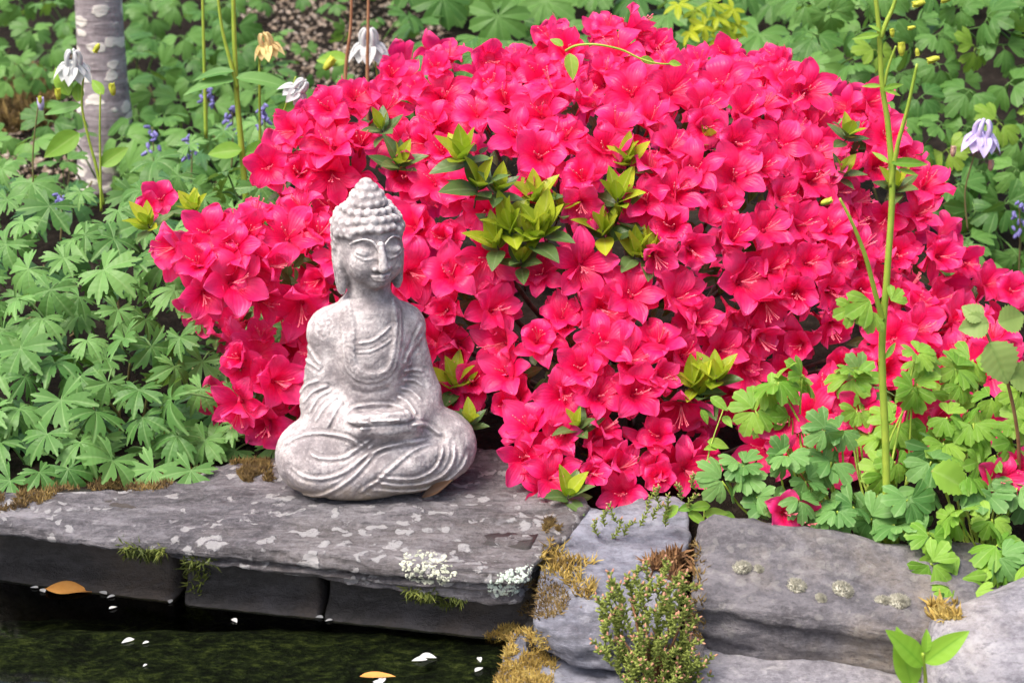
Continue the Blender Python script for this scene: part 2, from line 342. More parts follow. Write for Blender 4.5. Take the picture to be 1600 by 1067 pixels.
# ------------------------------------------------------------------ signed-distance modelling
class Vol:
    def __init__(s, lo, hi, h):
        s.lo = np.array(lo, float); s.h = h; s.n = np.ceil((np.array(hi, float) - s.lo) / h).astype(int) + 1
        s.f = np.full(s.n, 0.5, dtype=np.float32)
        s.ax = [(s.lo[i] + h * np.arange(s.n[i])).astype(np.float32) for i in range(3)]
    def sl(s, lo, hi):
        a = np.clip(((np.array(lo) - s.lo) / s.h).astype(int), 0, s.n); b = np.clip(((np.array(hi) - s.lo) / s.h).astype(int) + 2, 0, s.n)
        S = tuple(slice(a[i], b[i]) for i in range(3))
        return S, s.ax[0][S[0]][:, None, None], s.ax[1][S[1]][None, :, None], s.ax[2][S[2]][None, None, :]
    def op(s, lo, hi, fn, k=0.004, mode='add'):
        m = 3 * k + .004; S, X, Y, Z = s.sl(np.array(lo) - m, np.array(hi) + m)
        if 0 in s.f[S].shape: return
        d = fn(X, Y, Z); f = s.f[S]
        if mode == 'sub': d = -d
        if mode == 'add':
            h = np.clip(.5 + .5 * (f - d) / k, 0, 1); s.f[S] = f * (1 - h) + d * h - k * h * (1 - h)
        else:
            h = np.clip(.5 - .5 * (f - d) / k, 0, 1); s.f[S] = f * (1 - h) + d * h + k * h * (1 - h)
    def ell(s, c, r, k=.004, mode='add', rot=None):
        c = np.array(c, np.float32); r = np.array(r, np.float32); R_ = max(r)
        if rot is None: lo, hi = c - r, c + r
        else: lo, hi = c - R_, c + R_
        def fn(X, Y, Z):
            x, y, z = X - c[0], Y - c[1], Z - c[2]
            if rot is not None:
                q = np.array(rot.transposed()); x, y, z = (q[0][0] * x + q[0][1] * y + q[0][2] * z), (q[1][0] * x + q[1][1] * y + q[1][2] * z), (q[2][0] * x + q[2][1] * y + q[2][2] * z)
            k0 = np.sqrt((x / r[0]) ** 2 + (y / r[1]) ** 2 + (z / r[2]) ** 2); k1 = np.sqrt((x / r[0] ** 2) ** 2 + (y / r[1] ** 2) ** 2 + (z / r[2] ** 2) ** 2) + 1e-6
            return k0 * (k0 - 1) / k1
        s.op(lo, hi, fn, k, mode)
    def cap(s, a, b, ra, rb, k=.004, mode='add'):
        a = np.array(a, np.float32); b = np.array(b, np.float32); R_ = max(ra, rb)
        def fn(X, Y, Z):
            ab = b - a; t = np.clip(((X - a[0]) * ab[0] + (Y - a[1]) * ab[1] + (Z - a[2]) * ab[2]) / (ab @ ab + 1e-12), 0, 1)
            return np.sqrt((X - a[0] - t * ab[0]) ** 2 + (Y - a[1] - t * ab[1]) ** 2 + (Z - a[2] - t * ab[2]) ** 2) - (ra + (rb - ra) * t)
        s.op(np.minimum(a, b) - R_, np.maximum(a, b) + R_, fn, k, mode)
    def mesh(s):
        f = s.f; h = s.h; n = np.array(f.shape) - 1
        neg = f < 0
        def crn(A, i, j, k): return A[i:i + n[0], j:j + n[1], k:k + n[2]]
        cnt = sum(crn(neg, i, j, k).astype(np.int8) for i in (0, 1) for j in (0, 1) for k in (0, 1))
        act = np.argwhere((cnt > 0) & (cnt < 8)); I, J, K = act[:, 0], act[:, 1], act[:, 2]
        P = np.zeros((len(act), 3)); C = np.zeros(len(act))
        corners = [(i, j, k) for i in (0, 1) for j in (0, 1) for k in (0, 1)]
        for a in corners:
            for ax in range(3):
                if a[ax]: continue
                b = list(a); b[ax] = 1
                fa = f[I + a[0], J + a[1], K + a[2]].astype(float); fb = f[I + b[0], J + b[1], K + b[2]].astype(float)
                m = (fa < 0) != (fb < 0); t = np.where(m, fa / np.where(m, fa - fb, 1), 0)
                p = np.tile(np.array(a, float), (len(act), 1)); p[:, ax] += t; P += p * m[:, None]; C += m
        V = s.lo + h * (act + P / C[:, None])
        idx = np.full(n, -1, dtype=np.int64); idx[I, J, K] = np.arange(len(act))
        Q = []
        for ax in range(3):
            b, c = (ax + 1) % 3, (ax + 2) % 3
            A0 = [slice(None)] * 3; A1 = [slice(None)] * 3; A0[ax] = slice(0, -1); A1[ax] = slice(1, None)
            ch = neg[tuple(A0)] != neg[tuple(A1)]; e = np.argwhere(ch); e = e[(e[:, b] > 0) & (e[:, c] > 0) & (e[:, b] < n[b]) & (e[:, c] < n[c])]
            inside = neg[e[:, 0], e[:, 1], e[:, 2]]
            def g(db, dc):
                q = e.copy(); q[:, b] -= db; q[:, c] -= dc; return idx[q[:, 0], q[:, 1], q[:, 2]]
            q = np.stack([g(1, 1), g(0, 1), g(0, 0), g(1, 0)], 1); q[~inside] = q[~inside][:, ::-1]; Q.append(q)
        return V, np.concatenate(Q)
def np_mesh(name, V, Q, mat):
    me = bpy.data.meshes.new(name); me.vertices.add(len(V)); me.vertices.foreach_set('co', np.asarray(V, np.float32).ravel())
    me.loops.add(Q.size); me.loops.foreach_set('vertex_index', Q.astype(np.int32).ravel()); me.polygons.add(len(Q))
    me.polygons.foreach_set('loop_start', np.arange(0, Q.size, 4, dtype=np.int32)); me.polygons.foreach_set('use_smooth', np.ones(len(Q), dtype=bool))
    me.update(calc_edges=True); me.validate(); me.materials.append(mat); return me
def relax(V, Q, it=1, lam=.5):
    for _ in range(it):
        S = np.zeros_like(V); C = np.zeros(len(V))
        for a in range(4):
            for d in (1, 3):
                np.add.at(S, Q[:, a], V[Q[:, (a + d) % 4]]); np.add.at(C, Q[:, a], 1)
        V = V + lam * (S / np.maximum(C, 1)[:, None] - V)
    return V
def normals(V, Q):
    n = np.cross(V[Q[:, 2]] - V[Q[:, 0]], V[Q[:, 3]] - V[Q[:, 1]]); N = np.zeros_like(V)
    for a in range(4): np.add.at(N, Q[:, a], n)
    return N / (np.linalg.norm(N, axis=1, keepdims=True) + 1e-12)
_hr = np.random.RandomState(3); _PERM = _hr.rand(64, 64, 64).astype(np.float32)
def vnoise(P, scale, off=0.0):           # vectorised smooth value noise in [-1,1]
    p = P * scale + off; i = np.floor(p).astype(int); t = p - i; t = t * t * (3 - 2 * t); r = 0
    for dx in (0, 1):
        for dy in (0, 1):
            for dz in (0, 1):
                w = (t[:, 0] if dx else 1 - t[:, 0]) * (t[:, 1] if dy else 1 - t[:, 1]) * (t[:, 2] if dz else 1 - t[:, 2])
                r = r + w * _PERM[(i[:, 0] + dx) % 64, (i[:, 1] + dy) % 64, (i[:, 2] + dz) % 64]
    return 2 * r - 1
def fbm(P, scale, octv=4, gain=.5, off=0.0, aniso=(1, 1, 1)):
    P = P * np.array(aniso); r = 0; a = 1.0; t = 0
    for o in range(octv): r = r + a * vnoise(P, scale * 2 ** o, off + 17.3 * o); t += a; a *= gain
    return r / t

# ------------------------------------------------------------------ the setting: ground, pond
def sstep(a, b, x): 
    t = min(max((x - a) / (b - a), 0), 1); return t * t * (3 - 2 * t)
def ground_z(x, y):
    edge = .03
    z = -0.42 + .405 * sstep(edge - .05, edge + .02, y)
    if x > .17: z = -.5 + .4 * sstep(-.42, -.2, y) * sstep(.17, .3, x) + (.09 * sstep(-.12, .1, y) if y > -.12 else 0)
    if x > .17 and y > -.03: z = max(z, -.1 + .085 * sstep(-.03, .12, y))
    z += .04 * sstep(.3, 1.4, y) + .14 * sstep(1.4, 3.4, y) + .5 * sstep(3, 12, y)
    if y > .1: z += .012 * mnoise.noise((x * 4, y * 4, 0)) + .006 * mnoise.noise((x * 14, y * 14, 3))
    return z
def build_ground():
    xs = sorted(set([-60, -25, -12, -6, -3.5] + [round(-2.4 + .06 * i, 3) for i in range(88)] + [3.5, 6, 12, 25, 60]))
    ys = sorted(set([-60, -20, -8, -4, -2, -1] + [round(-.7 + .03 * i, 3) for i in range(45)] + [round(.68 + .08 * i, 3) for i in range(50)] + [5, 6, 8, 12, 25, 60, 200]))
    V = [(x, y, ground_z(x, y)) for y in ys for x in xs]; n = len(xs)
    F = [(j * n + i, j * n + i + 1, (j + 1) * n + i + 1, (j + 1) * n + i) for j in range(len(ys) - 1) for i in range(n - 1)]
    tag(put('ground', mesh_of('ground', V, F, MAT['soil'])), kind='structure')
build_ground()
def build_pond():
    nx, ny = 120, 60; V = []; F = []
    for j in range(ny + 1):
        for i in range(nx + 1):
            x = -1.4 + 2.0 * i / nx; y = -1.0 + 1.12 * j / ny
            V.append((x, y, -.113 - .045 * sstep(-.11, .0, y) + .005 * mnoise.fractal((x * 12, y * 12, 1), 1, 2, 4) + .003 * mnoise.noise((x * 35, y * 35, 4))))
    F = [(j * (nx + 1) + i, j * (nx + 1) + i + 1, (j + 1) * (nx + 1) + i + 1, (j + 1) * (nx + 1) + i) for j in range(ny) for i in range(nx)]
    tag(put('pond_bed', mesh_of('pond_bed', V, F, MAT['bed'])), kind='structure')
    tag(put('pond_water', mesh_of('pond_water', [(-1.4, -1, -.1), (.6, -1, -.1), (.6, .12, -.1), (-1.4, .12, -.1)], [(0, 1, 2, 3)], MAT['water'])), kind='structure')
build_pond()

# ------------------------------------------------------------------ stones
def poly_sdf(P, X, Y):
    P = np.array(P); d = np.full(np.broadcast(X, Y).shape, 1e9); ins = np.zeros(d.shape, bool)
    for i in range(len(P)):
        a, b = P[i], P[(i + 1) % len(P)]; e = b - a; wx, wy = X - a[0], Y - a[1]; t = np.clip((wx * e[0] + wy * e[1]) / (e @ e), 0, 1)
        d = np.minimum(d, (wx - e[0] * t) ** 2 + (wy - e[1] * t) ** 2)
        c = ((a[1] > Y) != (b[1] > Y)) & (X < (b[0] - a[0]) * (Y - a[1]) / (b[1] - a[1] + 1e-12) + a[0]); ins ^= c
    return np.where(ins, -1, 1) * np.sqrt(d)
def layered_stone(outline, z0, z1, h=.0028, layers=7, jag=.006, rnd=.004, seed=1, bottom_in=.0, tilt=None, disp=.0034, thin=None):
    """a slab split along its bedding: every bed has its own ragged outline"""
    P = np.array(outline); lo = (*(P.min(0) - .02), z0 - .015); hi = (*(P.max(0) + .02), z1 + .02)
    v = Vol(lo, hi, h); X, Y = v.ax[0][:, None], v.ax[1][None, :]; d2 = poly_sdf(P, X, Y)
    flat = np.stack(np.broadcast_arrays(X, Y, 0 * X), -1).reshape(-1, 3); sh = d2.shape
    zz = v.ax[2]; rs = np.random.RandomState(seed); cuts = np.sort(np.concatenate([[z0 - .05], z0 + (z1 - z0) * np.cumsum(rs.rand(layers) + .25)[:-1] / layers * .9, [z1 + .05]]))
    wav = (fbm(flat, 9, 3, .5, seed * 3.1).reshape(sh)) * .006
    top = z1 + wav * .5 + (fbm(flat, 14, 4, .55, seed * 5.7, (.5, 1.6, 1)).reshape(sh)) * .005
    tr_ = fbm(flat, 7, 4, .6, seed * 2.3, (.45, 1.5, 1)).reshape(sh) * 3.2; top = top + .0032 * (np.floor(tr_) + np.clip((tr_ - np.floor(tr_)) * 6 - 5, 0, 1))
    bot = z0 + (thin(X, Y) if thin else 0) - wav
    lays = [fbm(flat, 16, 4, .6, seed * 7 + 11.0 * i, (1, 1, 1)).reshape(sh) * jag + rs.rand() * jag * 1.3 + bottom_in * (1 - i / (layers - 1)) for i in range(layers)]
    for k, z in enumerate(zz):
        i = int(np.clip(np.searchsorted(cuts, z) - 1, 0, layers - 1)); zc = z + 0 * wav
        dd = d2 + lays[i]; dz = np.maximum(zc - top, bot - zc)
        q = np.sqrt(np.maximum(dd + rnd, 0) ** 2 + np.maximum(dz + rnd, 0) ** 2) + np.minimum(np.maximum(dd, dz) + rnd, 0) - rnd
        v.f[:, :, k] = q
    V, Q = v.mesh(); V = relax(V, Q, 1, .45); N = normals(V, Q); V = V + N * (fbm(V, 60, 3, .6, seed, (1, 1, 2)) * disp)[:, None]
    if tilt is not None:
        M, c = tilt; V = (V - c) @ np.array(M.to_3x3()).T + c
    return V, Q
def boulder(c, half, rot, rnd=.03, h=.003, seed=1, lump=.014, disp=.0042, strata=.0):
    rad = float(np.linalg.norm(half)) if False else None
    half = np.array(half); b = half + .03; v = Vol(-b, b, h); X, Y, Z = v.ax[0][:, None, None], v.ax[1][None, :, None], v.ax[2][None, None, :]
    qx, qy, qz = np.abs(X) - half[0] + rnd, np.abs(Y) - half[1] + rnd, np.abs(Z) - half[2] + rnd
    v.f[:] = np.sqrt(np.maximum(qx, 0) ** 2 + np.maximum(qy, 0) ** 2 + np.maximum(qz, 0) ** 2) + np.minimum(np.maximum(qx, np.maximum(qy, qz)), 0) - rnd
    rs = np.random.RandomState(seed * 7 + 1)
    for _ in range(9):        # flat fracture faces
        d = rs.randn(3); d /= np.linalg.norm(d); sup = float((np.abs(d) * (half - rnd)).sum() + rnd); cut = sup * rs.uniform(.80, .95); v.f[:] = np.maximum(v.f, d[0] * X + d[1] * Y + d[2] * Z - cut)
    V, Q = v.mesh(); N = normals(V, Q)
    V = V + N * (fbm(V, 7, 3, .5, seed * 9.1) * lump)[:, None]
    if strata: V = V + N * (np.sign(vnoise(V * np.array([.12, .12, 1]), 70, seed)) * strata * (1 - np.abs(N[:, 2]))) [:, None]
    V = relax(V, Q, 1, .5); N = normals(V, Q); V = V + N * (fbm(V, 45, 4, .6, seed, (1, 1, 2)) * disp)[:, None]
    M = np.array(rot.to_matrix()); return V @ M.T + np.array(c), Q
from mathutils import Euler
def stone_thing(name, V, Q, mat, label, group=None):
    c = np.array([V[:, 0].mean(), V[:, 1].mean(), V[:, 2].min()])
    o = put(name, np_mesh(name, V - c, Q, mat), M=Matrix.Translation(Vector(c))); return tag(o, label, 'stone', group)

def pz(L, z): return [tuple(at_z(x, y, z).xy) for x, y in L]
slab_top = -.004
ol = pz([(-420, 812), (0, 820), (150, 834), (300, 848), (450, 862), (560, 873), (660, 884), (740, 890), (800, 892), (832, 884), (838, 868), (856, 852), (870, 838), (905, 812), (930, 790), (900, 725), (700, 690), (480, 700), (330, 728), (200, 756), (60, 762), (-420, 770)], slab_top)
V, Q = layered_stone(ol, -.05, slab_top, layers=8, jag=.007, seed=4, bottom_in=.012, thin=lambda X, Y: .034 * np.clip((.12 - X) / .5, 0, 1) + 0 * Y)
slab = stone_thing('slate_slab', V, Q, MAT['slab'], 'long grey lichen-spotted slate slab carrying the seated statue over the pond')
# centre slates
ol = pz([(838, 905), (850, 862), (872, 826), (905, 815), (950, 822), (1000, 806), (1052, 800), (1078, 812), (1080, 850), (1062, 880), (1064, 960), (1000, 985), (900, 978), (835, 955)], -.03)
c0 = np.array([*at_z(960, 900, -.03).xy, -.03])
V, Q = layered_stone(ol, -.065, -.03, layers=4, jag=.003, seed=9, rnd=.003, tilt=(Matrix.Rotation(R(9), 4, 'X') @ Matrix.Rotation(R(2), 4, 'Y'), c0))
stone_thing('slate_plate', V, Q, MAT['slate'], 'smooth blue-grey slate plate with a dipped back edge beside the long slab')
ol = pz([(800, 985), (860, 968), (960, 975), (1010, 990), (1010, 1060), (985, 1075), (900, 1085), (800, 1090), (770, 1050)], -.085)
V, Q = layered_stone(ol, -.125, -.085, layers=5, jag=.005, seed=12, rnd=.003)
stone_thing('slate_block', V, Q, MAT['slate'], 'wet blue-grey slate block low at the water beneath the blue-grey plate')
ol = pz([(820, 950), (1030, 960), (1040, 1010), (820, 1000)], -.07)
V, Q = layered_stone(ol, -.092, -.066, layers=3, jag=.004, seed=15, rnd=.003)
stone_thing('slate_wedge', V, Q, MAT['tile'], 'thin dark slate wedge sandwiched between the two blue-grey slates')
ol = pz([(790, 1075), (1100, 1060), (1110, 1160), (790, 1160)], -.12)
V, Q = layered_stone(ol, -.2, -.122, layers=5, jag=.006, seed=18, rnd=.004)
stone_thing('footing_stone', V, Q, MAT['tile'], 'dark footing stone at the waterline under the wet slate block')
# right-hand rocks
c = at(1304, 944, -.165)
V, Q = boulder(c, (.145, .070, .042), Euler((R(15), R(6), R(-7))), .016, seed=5, lump=.012, strata=.0016)
big_rock = stone_thing('rock', V, Q, MAT['rock'], 'large brown-grey rock with a row of pale moss cushions on its face')
c = at(1262, 1058, -.20)
V, Q = boulder(c, (.135, .08, .034), Euler((R(10), R(7), R(-4))), .02, seed=8, lump=.012, strata=.0015)
stone_thing('rock', V, Q, MAT['rock_pale'], 'pale flat rock wedged underneath the large brown-grey rock')
c = at(1612, 1085, -.27)
V, Q = boulder(c, (.11, .09, .095), Euler((R(15), R(-16), R(20))), .06, seed=11, lump=.018, disp=.0035)
stone_thing('rock', V, Q, MAT['rock_pale'], 'rounded pale grey boulder behind the bright green sprout')
c = at(1540, 935, -.13)
V, Q = boulder(c, (.09, .06, .035), Euler((R(15), R(6), R(8))), .025, seed=14, lump=.012, strata=.001)
stone_thing('rock', V, Q, MAT['rock'], 'dark rock with pale lichen rings tucked between the boulder and columbine')
# dark edging under the slab
def edging_tile(pxa, pya, pxb, pyb, label, seed, lean=0):
    a = at_z(pxa, pya, -.1); b = at_z(pxb, pyb, -.1); t = (b - a); L = t.length; t.normalize(); nrm = Vector((t.y, -t.x, 0))   # towards the water
    prof = [(-.002, -.1035), (.001, -.1015), (-.001, -.099), (-.008, -.093), (-.018, -.088), (-.026, -.081), (-.031, -.069), (-.033, -.045), (-.034, -.01), (-.07, -.01), (-.07, -.104)]
    n = 60; V = []; F = []; m = len(prof)
    for i in range(n + 1):
        s = i / n; e = min(s, 1 - s) * L; rd = .004 * max(0, 1 - e / .006) ** 2
        for (d, z) in prof:
            p = a + t * (s * L) + nrm * (d - rd); j = mnoise.fractal((p.x * 40, p.y * 40 + seed, z * 60), 1, 2, 3) * .0018
            p = p + nrm * j + t * ((z + .1) * lean * (1 if s < .5 else 1)); V.append((p.x, p.y, z + j * .4))
    for i in range(n):
        for k in range(m):
            k2 = (k + 1) % m; F.append((i * m + k, (i + 1) * m + k, (i + 1) * m + k2, i * m + k2))
    F.append(tuple(range(m))); F.append(tuple(n * m + k for k in range(m))[::-1])
    o = put('edging_block', mesh_of('edging_block', [Vector(v) - a for v in V], F, MAT['tile']), M=Matrix.Translation(a))
    tag(o, label, 'edging')
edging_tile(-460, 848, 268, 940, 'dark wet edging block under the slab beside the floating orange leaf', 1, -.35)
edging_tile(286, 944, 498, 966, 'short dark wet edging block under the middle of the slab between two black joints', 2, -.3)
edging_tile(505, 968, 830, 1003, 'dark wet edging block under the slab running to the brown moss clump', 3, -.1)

# ------------------------------------------------------------------ the statue
ST_ROT = R(14); ST_S = (1.03, 1.03, .915); ST_Y = .055
def build_statue():
    v = Vol((-.125, -.095, -.004), (.125, .085, .386), .0014)
    E, Cp = v.ell, v.cap
    # crossed legs: a broad rounded base, knees swelling at both ends
    E((0, .008, .042), (.092, .062, .046), .01)
    E((-.066, -.012, .049), (.043, .046, .047), .018); E((.068, -.012, .049), (.043, .046, .046), .018)
    E((-.02, -.040, .033), (.064, .030, .031), .014); E((.03, -.038, .036), (.058, .031, .03), .014)
    Cp((-.07, -.038, .045), (.03, -.058, .052), .022, .016, .012); Cp((.075, -.036, .046), (.0, -.056, .045), .021, .016, .012)
    E((.03, -.055, .058), (.045, .012, .012), .008)
    # torso, shoulders, arms
    E((-.003, .012, .15), (.047, .042, .095), .012)
    E((-.002, .010, .10), (.056, .044, .055), .014)
    Cp((-.037, .012, .200), (.031, .012, .200), .028, .028, .014)
    Cp((-.043, .012, .193), (-.052, .004, .118), .0215, .0245, .012); Cp((.037, .012, .193), (.048, .004, .118), .0215, .0245, .012)
    Cp((-.053, .000, .112), (-.026, -.048, .094), .0245, .018, .010); Cp((.050, .000, .112), (.026, -.048, .094), .0245, .018, .010)
    E((-.052, -.012, .085), (.024, .030, .026), .016); E((.050, -.012, .085), (.024, .030, .026), .016)
    # chest under the robe, collar band
    E((-.001, -.018, .17), (.036, .021, .055), .014)
    # hands lying in the lap
    E((.003, -.055, .099), (.040, .020, .0125), .006); E((-.001, -.060, .110), (.036, .0165, .0095), .004)
    for i in range(4): Cp((-.026 + .001 * i, -.0745 + .002 * i, .109 - .004 * i + .004), (.014, -.0755 + .002 * i, .109 - .004 * i + .004), .0026, .0022, .0018)
    Cp((-.028, -.064, .115), (.0, -.0715, .1185), .0040, .0028, .003); Cp((.028, -.064, .115), (.002, -.0715, .1185), .0040, .0028, .003)
    E((0, -.03, .072), (.055, .034, .03), .014)
    # neck
    Cp((0, .010, .215), (0, .006, .262), .025, .0225, .010); E((0, -.002, .227), (.032, .022, .012), .014)
    # flat underside
    v.f = np.maximum(v.f, -(v.ax[2][None, None, :] - .0005))
    # ---- carved drapery: lines where the folds run, followed on the front of the figure
    cr, sr = math.cos(ST_ROT), math.sin(ST_ROT)
    S, X, Y, Z = v.sl((-.125, -.095, 0), (.125, .085, .262))
    Xs, Ys = X * ST_S[0], Y * ST_S[1]; xw = Xs * cr - Ys * sr - CAM.x; yw = Xs * sr + Ys * cr + ST_Y - CAM.y; zw = Z * ST_S[2] - CAM.z
    dep = yw * FWD.y + zw * FWD.z; U = (W0 / 2 + FPX * xw / dep); Wp = (H0 / 2 - FPX * (yw * UP.y + zw * UP.z) / dep)
    f = v.f[S]; band = (np.abs(f) < .010) & (Y < .03 + 0 * f); bi = np.where(band); fb = f[band].astype(np.float64); u = np.broadcast_to(U, f.shape)[band]; w = np.broadcast_to(Wp, f.shape)[band]
    def C(L): return [(400 + a / 2.964, 440 + b / 2.964) for a, b in L]
    def dist(L):
        L = [Vector((a, b, 0)) for a, b in C(L)]; L = [(p.x, p.y) for p in smooth_path(L, 5)]
        d = np.full(len(u), 1e9); n_ = len(L) - 1
        for i_, ((ax, ay), (bx, by)) in enumerate(zip(L[:-1], L[1:])):
            ex, ey = bx - ax, by - ay; t = np.clip(((u - ax) * ex + (w - ay) * ey) / (ex * ex + ey * ey + 1e-9), 0, 1); s_ = (i_ + t) / n_
            e_ = np.clip(np.minimum(s_, 1 - s_) / .16, 0, 1)
            d = np.minimum(d, (u - ax - ex * t) ** 2 + (w - ay - ey * t) ** 2 + (1 - e_) ** 2 * 22)      # lines fade out at their ends
        return np.sqrt(d)
    def ridge(L, hgt=.0022, wd=3.4, groove=.0011):
        nonlocal fb
        d = dist(L); wd *= .62; fb = fb - .52 * hgt * np.exp(-(d / wd) ** 2) + .8 * groove * np.exp(-((d - 2.4 * wd) / wd) ** 2)
    def groove(L, dpt=.002, wd=3.0):
        nonlocal fb
        d = dist(L); fb = fb + dpt * np.exp(-(d / wd) ** 2)
    outer = [(385, 60), (398, 180), (405, 300), (415, 370), (450, 420), (510, 442), (580, 432), (635, 390), (662, 300), (672, 200), (668, 110), (640, 50)]
    inner = [(432, 50), (447, 130), (455, 200), (452, 300), (462, 360), (500, 395), (560, 402), (608, 380), (632, 300), (638, 180), (625, 50)]
    PI_ = C(inner); dI = poly_sdf(PI_, u, w); fb = fb + .0028 / (1 + np.exp(np.clip(dI / 1.6, -30, 30)))     # sunk panel inside the collar
    dO = poly_sdf(C(outer), u, w); fb = fb - .0020 / (1 + np.exp(np.clip(dO / 1.6, -30, 30)))
    ridge(outer, .0012, 2.5, .0012); ridge(inner, .0010, 2.5, 0)
    ridge([(458, 262), (530, 255), (590, 215), (636, 168)], .0024, 3.2); ridge([(455, 305), (530, 300), (600, 265), (636, 232)], .0016, 2.6)
    groove([(440, 470), (500, 490), (580, 480), (620, 462)], .0022, 4)
    for L in ([(195, 310), (250, 355), (300, 385)], [(232, 268), (270, 330), (305, 372)], [(196, 500), (230, 455), (295, 432)], [(215, 540), (262, 485), (335, 458)], [(240, 590), (285, 515), (350, 478)], [(270, 630), (315, 560), (380, 505)],
              [(768, 170), (735, 250), (690, 335)], [(772, 220), (720, 300), (685, 360)], [(685, 392), (735, 384), (776, 392)], [(676, 432), (735, 434), (776, 462)], [(668, 470), (720, 482), (770, 530)], [(655, 510), (700, 532), (745, 595)]):
        ridge(L, .0022, 3.2, .0013)
    groove([(340, 660), (368, 605), (412, 535)], .0032, 4.0); ridge([(330, 650), (358, 600), (400, 532)], .0018, 3.5, 0)
    ridge([(395, 625), (440, 565), (520, 548), (620, 545), (690, 568), (718, 615)], .0016, 3.2, .0014); groove([(400, 640), (480, 645), (600, 640), (700, 630)], .0026, 3.6)
    groove([(485, 602), (535, 588), (610, 603)], .0016, 2.4); groove([(480, 612), (540, 630), (620, 628)], .0016, 2.4)
    for L in ([(130, 935), (200, 965), (290, 970), (380, 932), (470, 862), (545, 775), (610, 742), (700, 735)], [(160, 835), (220, 880), (310, 890), (400, 862), (480, 805), (545, 762), (650, 730), (760, 716), (860, 700)],
              [(245, 768), (300, 795), (400, 792), (455, 760), (540, 700)], [(120, 735), (200, 692), (300, 678), (420, 700), (500, 745)],
              [(470, 960), (560, 900), (650, 822), (740, 752), (860, 708)], [(560, 878), (640, 892), (740, 890), (820, 852), (860, 785), (858, 728)],
              [(548, 902), (650, 922), (760, 916), (860, 880), (915, 805), (918, 718)], [(520, 940), (660, 950), (790, 940), (900, 892), (960, 832), (985, 765)], [(720, 640), (790, 640), (860, 690)]):
        ridge(L, .0026, 3.6, .0016)
    # small square ornament on the sleeve: a four-petal mark above two strokes
    for L in ([(288, 165), (300, 158), (318, 160), (318, 182), (300, 190), (286, 182), (288, 165)], [(322, 160), (342, 158), (346, 178), (324, 184)], [(304, 192), (302, 225), (318, 240)], [(322, 190), (340, 200), (338, 232)], [(290, 205), (296, 235)]):
        groove(L, .0016, 1.7)
    for i in range(7): groove([(690 + 22 * i, 800 + 6 * (i % 3)), (705 + 22 * i, 790), (700 + 22 * i, 825)], .0009, 1.8)
    f[bi] = fb.astype(np.float32); v.f[S] = f
    # ---- head, turned a little further than the body
    hr = Matrix.Rotation(R(9), 3, 'Z')
    HS = .89
    def T(p): q = hr @ Vector((p[0] * HS, (p[1] - .006) * HS, p[2])); return (q.x, q.y + .006, q.z)
    def HE(c, r, k=.004, mode='add', tilt=None): E(T(c), (r[0] * HS, r[1] * HS, r[2]), k, mode, hr if tilt is None else hr @ tilt)
    def HC(a, b, ra, rb, k=.004, mode='add'): Cp(T(a), T(b), ra, rb, k, mode)
    HE((0, .004, .308), (.0385, .042, .042), .008); HE((0, -.006, .289), (.0325, .034, .031), .012); HE((0, -.026, .2685), (.013, .013, .010), .008)
    HE((0, .008, .325), (.0405, .0425, .030), .004)
    for s in (-1, 1): HE((s * .0185, -.022, .286), (.014, .014, .016), .010)
    HE((0, .008, .352), (.021, .022, .019), .004); HE((0, .008, .372), (.0100, .0100, .0080), .003)
    for s in (-1, 1):     # long ears
        HE((s * .0375, .006, .292), (.0062, .014, .024), .004); HE((s * .0350, .004, .264), (.0068, .0105, .018), .006); HE((s * .0430, .002, .297), (.003, .006, .012), .003, 'sub'); HE((s * .0420, .004, .266), (.0022, .003, .010), .002, 'sub')
    # face
    for s in (-1, 1):
        def chain(L, r, k, mode='add'):
            L = [np.array(T(p)) for p in smooth_path(L, 4)]; A = np.array(L)
            def fn(X, Y, Z):
                d = None
                for p, q in zip(L[:-1], L[1:]):
                    ab = q - p; t = np.clip(((X - p[0]) * ab[0] + (Y - p[1]) * ab[1] + (Z - p[2]) * ab[2]) / (ab @ ab + 1e-12), 0, 1); e = (X - p[0] - t * ab[0]) ** 2 + (Y - p[1] - t * ab[1]) ** 2 + (Z - p[2] - t * ab[2]) ** 2; d = e if d is None else np.minimum(d, e)
                return np.sqrt(d) - r
            v.op(A.min(0) - r, A.max(0) + r, fn, k, mode)
        HE((s * .0165, -.0405, .3095), (.0130, .006, .0085), .004, 'sub')
        HE((s * .0165, -.0315, .3045), (.0125, .0072, .0066), .002)
        B = [(s * .0045, -.0425, .310), (s * .009, -.0415, .3185), (s * .017, -.0375, .3215), (s * .026, -.0305, .3185), (s * .0315, -.024, .3140)]
        chain([(x_, y_ + .0016, z_) for x_, y_, z_ in B], .0011, .0022)
        Lw = [(s * .006, -.0385, .3010), (s * .0125, -.0392, .2978), (s * .021, -.0372, .2985), (s * .0285, -.031, .3035)]
        chain(Lw, .0010, .002)
        Sl = [(s * .0055, -.0405, .3035), (s * .0125, -.0410, .3005), (s * .021, -.0390, .3008), (s * .0290, -.0318, .3055)]
        chain(Sl, .0011, .0012, 'sub')
        HE((s * .0068, -.0415, .2865), (.0045, .0045, .0036), .0025)
        HC((0, -.0435, .2770), (s * .0105, -.0385, .2766), .0030, .0014, .002); HC((0, -.0425, .2725), (s * .0080, -.0390, .2735), .0032, .0016, .002)
        HC((0, -.0478, .2749), (s * .0120, -.0405, .2752), .0011, .0009, .0010, 'sub'); HE((s * .0132, -.0390, .2750), (.0016, .003, .0016), .002, 'sub')
    HC((0, -.0415, .315), (0, -.0495, .2885), .0034, .0052, .003); HE((0, -.0475, .2865), (.0058, .0052, .0042), .002)
